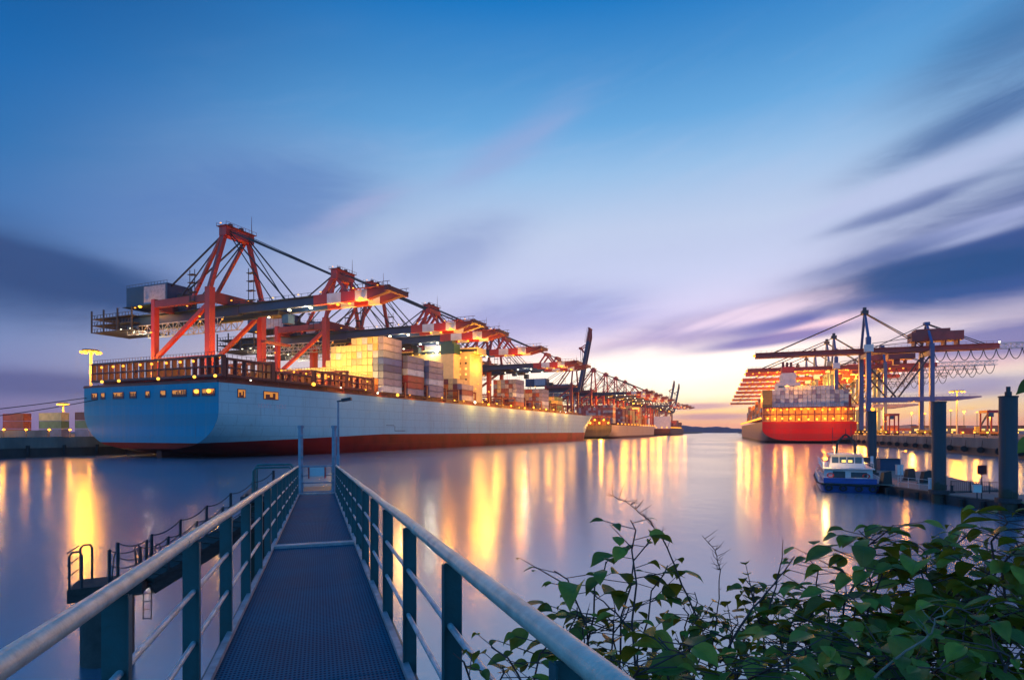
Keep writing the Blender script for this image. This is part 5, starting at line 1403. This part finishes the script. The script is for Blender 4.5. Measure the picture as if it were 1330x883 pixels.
    # low railing on the pontoon near edge
    r0 = W(43.6, 64, DZ); k = thing('railing', 'thin pipe railing on the near corner of the wide pontoon', 'railing', r0)
    mb = MB(); a, b = W(43.7, 64.5, DZ), W(44.2, 60.2, DZ)
    for h in (0.55, 1.1): mb.tube([vadd(a, (0, 0, h)), vadd(b, (0, 0, h))], 0.025, 6)
    mb.build('rail', M['galv'], k, off=r0)
    for i in range(4):
        P = vlerp(a, b, i/3); mb = MB(); mb.tube([P, vadd(P, (0, 0, 1.12))], 0.03, 6); mb.build('post', M['galv'], k, off=r0)
    # rope coil and a person-free bench-like block
    p = at(1232, 58.6, DZ); k = thing('mooring_bollard', 'stout double bollard beside the middle pile', 'bollard', p)
    mb = MB(); mb.box((0, 0, 0.05), (1.0, 0.5, 0.1)); mb.build('base', M['steel'], k)
    for x in (-0.28, 0.28):
        mb = MB(); mb.cyl(x, 0, 0.1, 0.65, 0.14, 10); mb.cyl(x, 0, 0.65, 0.72, 0.19, 10); mb.build('post', M['steel'], k)
pontoon()

def ferry():
    # stern (towards the camera) centre and heading
    near = (40.2, 67.8); far = (50.2, 88.0)
    p = W(near[0], near[1], 0); q = W(far[0], far[1], 0)
    ang = atan2(q[1]-p[1], q[0]-p[0])-pi/2
    Lf = sqrt((q[0]-p[0])**2+(q[1]-p[1])**2); B = 6.6; hb = B/2
    t = thing('ferry', 'small blue and white harbour ferry with arched mast moored at the pontoon', 'ferry', p, ang); t.scale = (1, 1, 0.72)
    # hull: blunt ends
    mb = MB(); rows = []
    st = [(0, 0.86), (0.8, 0.95), (3, 1.0), (Lf*0.6, 1.0), (Lf*0.8, 0.9), (Lf*0.92, 0.6), (Lf, 0.08)]
    for (y, k) in st:
        rise = 0.45*max(0, (y/Lf-0.6)/0.4)
        rows.append([(hb*k*0.82, y+(0.35 if y < 1 else 0), -0.6), (hb*k*0.95, y+(0.15 if y < 1 else 0), 0.35), (hb*k, y, 1.5+rise)])
    n = 3; vs = [v for r in rows for v in r]+[(-v[0], v[1], v[2]) for r in rows for v in r]; o = len(rows)*n; fs = []
    for i in range(len(rows)-1):
        for j in range(n-1):
            a = i*n+j; fs += [(a, a+n, a+n+1, a+1), (o+a, o+a+1, o+a+n+1, o+a+n)]
        a = i*n+n-1; fs.append((a, a+n, o+a+n, o+a))
    fs.append((0, 1, 2, o+2, o+1, o))
    mb.add(vs, fs); mb.build('hull', M['ferryblue'], t)
    mb = MB(); mb.tube([(-hb*0.9, -0.1, 1.3), (hb*0.9, -0.1, 1.3)], 0.2, 8)
    for sx in (-1, 1): mb.tube([(sx*hb*0.88, -0.05, 1.3), (sx*(hb+0.06), 3, 1.3), (sx*(hb+0.06), Lf*0.6, 1.35), (sx*(hb*0.92), Lf*0.8, 1.55)], 0.13, 8)
    mb.build('rubbing_strake', M['rubber'], t)
    mb = MB(); mb.bx(-hb*0.83, hb*0.83, 0.06, 0.5, 1.5, 2.35)
    mb.build('bulwark', M['ferryblue'], t)
    mb = MB(); mb.bx(-hb*0.78, hb*0.78, 2.4, Lf*0.74, 1.503, 3.7); cb = mb.build('cabin', M['white'], t)
    mb = MB()
    for i in range(8):
        y = 3.2+i*2.15
        for sx in (-1, 1): mb.bx(sx*(hb*0.78+0.003)-0.02, sx*(hb*0.78+0.003)+0.02, y, y+1.6, 2.4, 3.3)
    mb.build('side_window', M['glass'], cb)
    mb = MB(); mb.bx(-hb*0.5, -0.3, 2.36, 2.397, 1.7, 3.3); mb.build('door', M['glass'], cb)
    mb = MB(); mb.bx(0.3, hb*0.6, 2.36, 2.397, 2.3, 3.2); mb.build('rear_window', M['glass'], cb)
    mb = MB(); mb.bx(-hb*0.84, hb*0.84, 2.0, Lf*0.77, 3.703, 3.85); mb.build('upper_deck', M['white'], t)
    wy0, wy1 = 4.0, 9.0
    mb = MB(); v = []
    for z, k, yy0, yy1 in ((3.853, 0.6, wy0, wy1), (6.0, 0.52, wy0+0.35, wy1-0.2)):
        v += [(-hb*k, yy0, z), (hb*k, yy0, z), (hb*k, yy1, z), (-hb*k, yy1, z)]
    mb.add(v, [(3, 2, 1, 0), (4, 5, 6, 7), (0, 1, 5, 4), (1, 2, 6, 5), (2, 3, 7, 6), (3, 0, 4, 7)]); wh = mb.build('wheelhouse', M['white'], t)
    mb = MB()
    for i in range(4):
        x0 = -hb*0.5+i*hb*0.255; mb.add([(x0, wy0+0.09, 4.6), (x0+hb*0.22, wy0+0.09, 4.6), (x0+hb*0.22, wy0+0.24, 5.65), (x0, wy0+0.24, 5.65)], [(0, 1, 2, 3)])
    mb.build('front_window', M['glass'], wh)
    for x in (-0.35, 0.35):
        mb = MB(); mb.bx(x-0.22, x+0.22, wy0+0.02, wy0+0.06, 4.75, 5.15); mb.build('lit_pane', M['winlit'], wh)
    for sx in (-1, 1):
        mb = MB(); mb.add([(sx*(hb*0.575+0.01), wy0+0.6, 4.6), (sx*(hb*0.575+0.01), wy1-0.6, 4.6), (sx*(hb*0.535+0.02), wy1-0.7, 5.7), (sx*(hb*0.535+0.02), wy0+0.8, 5.7)], [(0, 1, 2, 3) if sx > 0 else (3, 2, 1, 0)])
        mb.build('side_window', M['glass'], wh)
    mb = MB(); mb.bx(-hb*0.6, hb*0.6, wy0-0.1, wy1+0.1, 6.003, 6.16); mb.build('roof', M['white'], wh)
    mb = MB()
    for sx in (-1, 1): mb.tube([(sx*1.05, 6, 6.16), (sx*0.95, 6, 7.9), (sx*0.3, 6, 9.3), (0, 6, 9.6)], 0.14, 8)
    mb.tube([(-1.0, 6, 8.2), (1.0, 6, 8.2)], 0.06, 6); mb.tube([(0, 6, 9.3), (0, 6, 10.6)], 0.05, 6); mb.bx(-0.9, 0.9, 5.85, 6.1, 8.6, 8.75); mb.build('mast_arch', M['black'], t)
    mb = MB(); mb.bx(-0.7, 0.7, 5.7, 5.85, 8.85, 9.05); mb.build('radar', M['steel'], t)
    mb = MB(); mb.box((hb*0.62, 5.2, 5.2), (0.9, 1.4, 0.9)); mb.build('raft_canister', M['steel'], t)
    mb = MB()
    for x, h in ((-1.4, 10.8), (1.3, 9.8), (0.7, 11.5)): mb.tube([(x, 7.5, 6.16), (x, 7.5, h)], 0.035, 5)
    mb.tube([(-1.4, 7.5, 8), (1.3, 7.5, 8)], 0.03, 5); mb.tube([(-1.4, 7.5, 9), (0.7, 7.5, 9)], 0.03, 5); mb.build('aerial', M['steel'], t)
    for x in (-2.2, -0.7, 0.9, 2.3):
        mb = MB(); mb.tube([(x+0.33*cos(a*pi/5), -0.32, 0.75+0.42*sin(a*pi/5)) for a in range(11)], 0.13, 6); mb.build('tyre_fender', M['rubber'], t)
    mb = MB(); mb.bx(-1.7, -0.5, 0.7, 1.5, 1.503, 2.1); mb.bx(0.6, 1.9, 0.75, 1.4, 1.503, 2.4); mb.build('deck_locker', M['crane_white'], t)
    # railings
    for sx in (-1, 1):
        mb = MB()
        for h in (0.45, 0.9): mb.tube([(sx*hb*0.93, 1.0, 1.6+h), (sx*hb*0.97, 3, 1.6+h), (sx*hb*0.97, Lf*0.6, 1.6+h), (sx*hb*0.86, Lf*0.8, 1.95+h), (sx*hb*0.55, Lf*0.92, 2.05+h)], 0.035, 6)
        for i in range(14):
            y = 1.5+i*Lf*0.6/14; mb.tube([(sx*hb*0.97, y, 1.5), (sx*hb*0.97, y, 2.5)], 0.03, 5)
        mb.build('deck_railing', M['white'], t)
        mb = MB()
        for h in (0.5, 0.95): mb.tube([(sx*hb*0.8, 2.1, 3.85+h), (sx*hb*0.8, Lf*0.76, 3.85+h)], 0.03, 6)
        for i in range(12): mb.tube([(sx*hb*0.8, 2.1+i*1.75, 3.85), (sx*hb*0.8, 2.1+i*1.75, 4.8)], 0.025, 5)
        mb.build('upper_railing', M['white'], t)
    mb = MB()
    for x, c in ((-1.9, 0), (1.9, 0)):
        pts = [(x+0.34*cos(a*pi/6), 2.3, 2.6+0.34*sin(a*pi/6)) for a in range(13)]
        mb.tube(pts, 0.09, 6)
    mb.build('lifebuoy', M['redpaint'], t)
    mb = MB(); mb.ball((-hb*0.75, 2.2, 5.5), 0.26, 8, 5); mb.build('deck_lamp', M['warmhot'], t); light((-hb*0.75, 1.7, 5.2), 500, (1, 0.55, 0.15), 0.2, t)
    light((0, 6.5, 5.0), 60, AMB, 0.2, t)
ferry()

# ------------------------------------------------------------------ shrubs on the bank
def leaf_mat():
    m = bpy.data.materials.new('leaf'); m.use_nodes = True
    nt = m.node_tree; N = nt.nodes; L = nt.links; b = N['Principled BSDF']
    b.inputs['Roughness'].default_value = 0.45; b.inputs['Specular IOR Level'].default_value = 0.28
    a = N.new('ShaderNodeAttribute'); a.attribute_name = 'leafvar'
    uv = N.new('ShaderNodeUVMap')
    r = N.new('ShaderNodeValToRGB'); e = r.color_ramp.elements
    e[0].position = 0.0; e[0].color = (0.075, 0.1, 0.014, 1); e[1].position = 1.0; e[1].color = (0.36, 0.28, 0.03, 1)
    q = e.new(0.6); q.color = (0.14, 0.175, 0.02, 1); q = e.new(0.85); q.color = (0.25, 0.26, 0.025, 1)
    L.new(a.outputs['Fac'], r.inputs['Fac'])
    # veins and blotches
    sp = N.new('ShaderNodeSeparateXYZ'); L.new(uv.outputs[0], sp.inputs[0])
    ab = N.new('ShaderNodeMath'); ab.operation = 'ABSOLUTE'; L.new(sp.outputs[0], ab.inputs[0])
    ph = N.new('ShaderNodeMath'); ph.operation = 'MULTIPLY_ADD'; L.new(ab.outputs[0], ph.inputs[0]); ph.inputs[1].default_value = -0.6; L.new(sp.outputs[1], ph.inputs[2])
    sn = N.new('ShaderNodeMath'); sn.operation = 'SINE'; ml = N.new('ShaderNodeMath'); ml.operation = 'MULTIPLY'; L.new(ph.outputs[0], ml.inputs[0]); ml.inputs[1].default_value = 46; L.new(ml.outputs[0], sn.inputs[0])
    gt = N.new('ShaderNodeMapRange'); gt.inputs['From Min'].default_value = 0.8; gt.inputs['From Max'].default_value = 1.0; L.new(sn.outputs[0], gt.inputs[0])
    mid = N.new('ShaderNodeMapRange'); mid.inputs['From Min'].default_value = 0.05; mid.inputs['From Max'].default_value = 0.0; L.new(ab.outputs[0], mid.inputs[0])
    mx_ = N.new('ShaderNodeMath'); mx_.operation = 'MAXIMUM'; L.new(gt.outputs[0], mx_.inputs[0]); L.new(mid.outputs[0], mx_.inputs[1])
    nz = N.new('ShaderNodeTexNoise'); nz.inputs['Scale'].default_value = 40; tc = N.new('ShaderNodeTexCoord'); L.new(tc.outputs['Object'], nz.inputs['Vector'])
    mix = N.new('ShaderNodeMix'); mix.data_type = 'RGBA'; sc = N.new('ShaderNodeMath'); sc.operation = 'MULTIPLY'; sc.inputs[1].default_value = 0.35; L.new(mx_.outputs[0], sc.inputs[0])
    L.new(sc.outputs[0], mix.inputs['Factor']); L.new(r.outputs[0], mix.inputs[6]); mix.inputs[7].default_value = (0.09, 0.14, 0.07, 1)
    hs = N.new('ShaderNodeHueSaturation'); vv = N.new('ShaderNodeMapRange'); vv.inputs['To Min'].default_value = 0.6; vv.inputs['To Max'].default_value = 1.35; L.new(nz.outputs['Fac'], vv.inputs[0]); L.new(vv.outputs[0], hs.inputs['Value'])
    L.new(mix.outputs[2], hs.inputs['Color']); L.new(hs.outputs[0], b.inputs['Base Color'])
    bp = N.new('ShaderNodeBump'); bp.inputs['Strength'].default_value = 0.35; bp.inputs['Distance'].default_value = 0.004; bp.invert = True
    L.new(mx_.outputs[0], bp.inputs['Height']); L.new(bp.outputs[0], b.inputs['Normal'])
    tr = N.new('ShaderNodeBsdfTranslucent'); tr.inputs[0].default_value = (0.24, 0.27, 0.015, 1)
    mxs = N.new('ShaderNodeMixShader'); mxs.inputs[0].default_value = 0.25
    out = N['Material Output']; L.new(b.outputs[0], mxs.inputs[1]); L.new(tr.outputs[0], mxs.inputs[2]); L.new(mxs.outputs[0], out.inputs[0])
    return m
LEAF = leaf_mat()
def leaf(mb, uvs, var, base, d, up, ln, wd, droop, fold, rnd):
    """broad pointed leaf: 7 rows x 5"""
    d = vnorm(d); s = vnorm(vcross(d, up)); n = vcross(s, d)
    prof = [0.0, 0.6, 0.88, 1.0, 0.97, 0.84, 0.58, 0.24, 0.0]
    o = len(mb.v); rows = []
    k = rnd.random(); ph = rnd.random()*6; twist = rnd.uniform(-0.35, 0.35)
    vs = []
    R_ = len(prof)
    for i, w in enumerate(prof):
        u = i/(R_-1)
        cx = ln*(u-droop*0.25*u*u*u); cz = -ln*droop*u*u*0.55
        tw = twist*u
        for j in range(5):
            q = (j-2)/2
            x = wd/2*w*q
            z = cz+abs(q)*w*wd*0.5*fold-0.02*ln*sin(u*9+ph+q*3)*abs(q)
            xx = x*cos(tw); z += x*sin(tw)
            vs.append(vadd(base, vadd(vmul(d, cx), vadd(vmul(s, xx), vmul(n, z)))))
            uvs.append((q, u)); var.append(k)
    fs = []
    for i in range(R_-1):
        for j in range(4):
            a = i*5+j; fs.append((a, a+1, a+6, a+5))
    mb.add(vs, fs)
def finish_leaves(mb, uvs, var, parent, off):
    o = mb.build('leaves', LEAF, parent, smooth=False, off=off); me = o.data
    me.polygons.foreach_set('use_smooth', [True]*len(me.polygons))
    ul = me.uv_layers.new(name='UVMap')
    for lp in me.loops: ul.data[lp.index].uv = uvs[lp.vertex_index]
    at_ = me.attributes.new('leafvar', 'FLOAT', 'POINT')
    at_.data.foreach_set('value', var)
    return o
def shrub(label, tips, seed, leafsize=0.115, sparse=1.0, group='leafy shrubs on the bank', wilt=0.0):
    """tips: list of (px, py, depth): where each stem ends in the picture frame; roots gather on the bank below"""
    rnd = random.Random(seed)
    mx = sum(t[0] for t in tips)/len(tips); md = sum(t[2] for t in tips)/len(tips)
    root = at(mx, md, 0); lat0 = (mx-CX)/F*md; dd = md
    gz = 4.5 if dd < 0.5 else lerp(4.9, -1.2, min(1, max(0, (dd-0.5)/8.5)))-0.2
    base = (root[0], root[1], gz)
    t = thing('leafy_shrub', label, 'shrub', base, 0, group)
    sm = MB(); lm = MB(); uvs = []; var = []
    for (px, py, dep) in tips:
        tip = at(px, dep, zpy(py, dep))
        r0 = vadd(base, (rnd.uniform(-0.25, 0.25), rnd.uniform(-0.25, 0.25), -0.05))
        n = 14; pts = []
        bend = (rnd.uniform(-0.2, 0.2), rnd.uniform(-0.2, 0.2))
        for i in range(n+1):
            u = i/n
            p = vlerp(r0, tip, u)
            hz = sin(pi*u)*0.12
            zz = r0[2]+(tip[2]-r0[2])*(1-(1-u)**1.7)
            zig = 0.012*(1 if i % 2 else -1)*(1 if u > 0.3 else 0)
            pts.append((p[0]+bend[0]*sin(pi*u)+zig, p[1]+bend[1]*sin(pi*u)-zig, zz+0.04*sin(pi*u)))
        sm.tube(pts, [lerp(0.011, 0.0028, (i/n)**0.8) for i in range(n+1)], 6)
        # alternate leaves along the upper part
        L_ = vlen(vsub(tip, r0)); m = int(36*sparse)
        for k in range(m):
            u = lerp(0.42, 1.0, (k+rnd.random()*0.6)/m)
            f = u*n; i = min(n-1, int(f)); p = vlerp(pts[i], pts[i+1], f-i); d = vnorm(vsub(pts[i+1], pts[i]))
            ang = k*pi+rnd.uniform(-0.9, 0.9)+seed
            hx, hy = cos(ang), sin(ang)
            pet = rnd.uniform(0.03, 0.09)*(1.5 if u < 0.8 else 1)
            q = vadd(p, (hx*pet*1.6, hy*pet*1.6, pet*0.35))
            sm.tube([p, q], 0.0018, 4, cap=False)
            size = leafsize*0.88*rnd.choice((rnd.uniform(0.45, 0.8), rnd.uniform(0.8, 1.15), rnd.uniform(1.0, 1.28)))*(1.0 if u < 0.92 else 0.7)
            dr = (hx, hy, rnd.uniform(-0.32, 0.15))
            leaf(lm, uvs, var, q, dr, (rnd.uniform(-0.35, 0.35), rnd.uniform(-0.35, 0.35), 1.0), size*1.18, size*rnd.uniform(0.6, 0.86), rnd.uniform(0.1, 1.1), rnd.uniform(0.1, 0.7), rnd)
            # side spray
            if rnd.random() < 0.35 and u < 0.9:
                e = vadd(q, (hx*0.14, hy*0.14, rnd.uniform(-0.02, 0.12)))
                sm.tube([p, vlerp(p, e, 0.5), e], [0.003, 0.0025, 0.0015], 4, cap=False)
                for w in range(3):
                    aa = ang+rnd.uniform(-1.3, 1.3)
                    leaf(lm, uvs, var, vlerp(q, e, w/2), (cos(aa), sin(aa), rnd.uniform(-0.5, 0.2)), (rnd.uniform(-0.3, 0.3), rnd.uniform(-0.3, 0.3), 1), size*rnd.uniform(0.7, 1.05), size*0.62, rnd.uniform(0.2, 0.9), rnd.uniform(0.05, 0.4), rnd)
    sm.build('stem', M['bark'], t, off=base)
    finish_leaves(lm, uvs, var, t, base)
    return t
SH = [
 ('small low shrub with few leaves poking under the rail of the gangway', [(590, 850, 2.0), (640, 842, 2.1), (655, 868, 2.0), (690, 880, 2.2)], 0.085, 0.3),
 ('shrub beside the gangway rail with one slim leafy shoot standing clear', [(722, 742, 2.5), (752, 790, 2.4), (735, 815, 2.3), (790, 800, 2.5), (770, 850, 2.1)], 0.095, 0.45),
 ('tall shrub with drooping top leaves reaching highest over the water', [(822, 676, 2.5), (848, 700, 2.6), (790, 730, 2.4), (870, 735, 2.7), (820, 790, 2.4), (890, 790, 2.6)], 0.125, 0.42),
 ('shrub with bare dead twigs beyond the tall one', [(930, 800, 3.0), (880, 830, 2.7), (905, 770, 3.1), (960, 800, 2.9), (850, 850, 2.2)], 0.115, 0.5),
 ('low dense shrub with a slanting bare stick among its leaves', [(970, 752, 3.0), (1000, 770, 2.9), (1010, 800, 2.7), (945, 815, 2.5), (1040, 790, 2.8)], 0.11, 0.8),
 ('shrub with a small arching shoot before the ferry', [(1055, 728, 2.9), (1070, 770, 2.7), (1040, 810, 2.4), (1090, 760, 2.8)], 0.11, 0.8),
 ('broad leaved shrub whose crown stands before the wide pontoon', [(1120, 690, 2.6), (1165, 682, 2.7), (1190, 705, 2.6), (1140, 735, 2.4), (1200, 740, 2.4), (1100, 770, 2.3)], 0.135, 0.85),
 ('shrub with round leaves below the middle pile', [(1245, 705, 2.8), (1265, 690, 2.9), (1230, 750, 2.5), (1290, 720, 2.6), (1260, 780, 2.3)], 0.125, 0.85),
 ('largest dark shrub at the end of the bank before the thickest pile', [(1310, 668, 2.3), (1345, 660, 2.2), (1325, 700, 2.1), (1360, 720, 1.9), (1300, 770, 2.0), (1340, 790, 1.8)], 0.135, 0.95),
 ('near shrub with big blurred looking leaves low in the middle of the bank', [(860, 830, 1.7), (830, 860, 1.6), (920, 855, 1.7), (790, 880, 1.7), (960, 870, 1.6)], 0.115, 0.7),
 ('near shrub with pale undersides below the arching shoot', [(1030, 830, 1.8), (1080, 815, 1.9), (1010, 865, 1.6), (1120, 850, 1.7)], 0.115, 0.8),
 ('near shrub with one glossy broad leaf under the round leaved shrub', [(1200, 800, 1.8), (1250, 790, 1.8), (1180, 850, 1.6), (1290, 840, 1.6), (1230, 870, 1.5)], 0.1, 1.0),
 ('deep shrub filling the gap between the near and the far shrubs', [(1130, 800, 2.3), (1180, 780, 2.6), (1080, 830, 2.2), (1230, 820, 2.2), (1300, 810, 2.1), (1010, 840, 2.2)], 0.12, 0.9),
]
for i, (lab, tips, ls, sp) in enumerate(SH): shrub(lab, tips, 100+i*7, ls, sp)
def twig(label, path, dep, seed, r=0.004, sub=14, col='bark'):
    rnd = random.Random(seed); mb = MB()
    pts = [at(px, dep, zpy(py, dep)) for px, py in path]
    fine = []
    for a, b in zip(pts[:-1], pts[1:]):
        for k in range(4): fine.append(vadd(vlerp(a, b, k/4), (rnd.uniform(-0.004, 0.004), rnd.uniform(-0.004, 0.004), rnd.uniform(-0.004, 0.004))))
    fine.append(pts[-1])
    mb.tube(fine, [lerp(r, r*0.35, i/(len(fine)-1)) for i in range(len(fine))], 6)
    for k in range(sub):
        i = rnd.randint(len(fine)//3, len(fine)-2); p = fine[i]; ln = rnd.uniform(0.02, 0.09)
        d = vnorm((rnd.uniform(-1, 1), rnd.uniform(-1, 1), rnd.uniform(0.0, 1.2)))
        q = vadd(p, vmul(d, ln)); mb.tube([p, vadd(vlerp(p, q, 0.5), (rnd.uniform(-.006, .006), 0, rnd.uniform(-.006, .006))), q], [r*0.4, r*0.3, r*0.15], 4, cap=False)
    o = mb.build('twig', M[col], off=pts[0]); o.location = pts[0]
    return tag(o, label, 'twig', 'bare twigs among the shrubs')
twig('feathery dead twig arching highest above the shrubs', [(905, 800), (880, 745), (862, 700), (845, 678), (818, 655), (790, 640)], 2.6, 1, 0.0045, 26)
twig('upright forked dead twig over the water beside the tall shrub', [(925, 850), (932, 790), (936, 740), (928, 715), (912, 695)], 2.9, 2, 0.004, 22)
twig('straight slanting stick pointing to the red ship', [(935, 860), (970, 800), (1005, 760), (1032, 722)], 2.5, 3, 0.006, 3)
twig('short upright stick beside the slanting one', [(1000, 790), (1014, 735), (1017, 700)], 2.55, 4, 0.004, 4)
twig('slanting stick crossing the tall shrub', [(825, 825), (800, 795), (768, 768)], 2.2, 5, 0.0055, 2)
twig('pale dry twig bent low among the near leaves', [(1135, 880), (1175, 845), (1208, 826), (1215, 805), (1236, 790)], 1.55, 6, 0.0036, 4, 'dryreed')
twig('thin dark twig leaning on the end of the rail', [(766, 883), (760, 850), (758, 815), (765, 790)], 1.9, 7, 0.004, 4)
twig('reddish stick low in the corner of the bank', [(1295, 883), (1310, 862), (1335, 840)], 1.6, 8, 0.006, 2)
def overhang():
    # a branch that hangs into the frame from above the bank, with dark leaves
    rnd = random.Random(4)
    base = at(1420, 1.9, 4.6)
    t = thing('leafy_shrub', 'overhanging branch with dark leaves before the thickest pile top', 'shrub', base, 0, 'leafy shrubs on the bank')
    sm = MB(); lm = MB(); uvs = []; var = []
    path = [(1420, 2300), (1450, 900), (1440, 600), (1400, 500), (1345, 478)]
    pts = [base]+[at(px, 1.9, zpy(py, 1.9)) for px, py in path[1:]]
    sm.tube(pts, [0.014, 0.011, 0.008, 0.005, 0.003], 6); sm.build('stem', M['bark'], t, off=base)
    for px, py, ln in ((1366, 486, 0.11), (1372, 492, 0.14), (1385, 486, 0.12), (1358, 572, 0.12), (1410, 520, 0.13)):
        p = at(px, 1.9, zpy(py, 1.9))
        leaf(lm, uvs, var, p, (-RT[0]+rnd.uniform(-.2, .2), -RT[1]+rnd.uniform(-.2, .2), -0.12), (rnd.uniform(-.3, .3), -0.5, 1), ln, ln*0.6, 0.5, 0.2, rnd)
    finish_leaves(lm, uvs, var, t, base)
overhang()

# ------------------------------------------------------------------ evening haze over the harbour
def haze():
    mb = MB(); mb.bx(-2600, 2600, -60, 3600, -8, 160)
    m = bpy.data.materials.new('harbour_haze'); m.use_nodes = True
    nt = m.node_tree; N = nt.nodes; L = nt.links; N.clear()
    o = N.new('ShaderNodeOutputMaterial'); v = N.new('ShaderNodeVolumePrincipled')
    v.inputs['Color'].default_value = (0.85, 0.85, 0.9, 1); v.inputs['Density'].default_value = 0.00008; v.inputs['Anisotropy'].default_value = 0.3
    L.new(v.outputs[0], o.inputs['Volume'])
    tag(mb.build('haze', m), kind='stuff')
haze()
# ------------------------------------------------------------------ camera, render settings
cd = bpy.data.cameras.new('camera'); co = bpy.data.objects.new('camera', cd); COL.objects.link(co)
cd.sensor_width = 36.0; cd.sensor_fit = 'HORIZONTAL'; cd.lens = F/1330*36
cd.shift_y = (HY-441.5)/1330
cd.clip_start = 0.05; cd.clip_end = 20000
co.location = (0, 0, HC); co.rotation_euler = (pi/2, 0, YAW)
SC.camera = co
SC.render.engine = 'CYCLES'
SC.view_settings.view_transform = 'Standard'; SC.view_settings.look = 'None'; SC.view_settings.exposure = 0; SC.view_settings.gamma = 1
SC.cycles.use_denoising = True
SC.cycles.max_bounces = 5; SC.cycles.diffuse_bounces = 2; SC.cycles.glossy_bounces = 3; SC.cycles.transmission_bounces = 2
SC.cycles.sample_clamp_indirect = 6.0; SC.cycles.sample_clamp_direct = 0.0
SC.cycles.caustics_reflective = False; SC.cycles.caustics_refractive = False
print('containers', N_CONT[0], 'objects', len(bpy.data.objects))
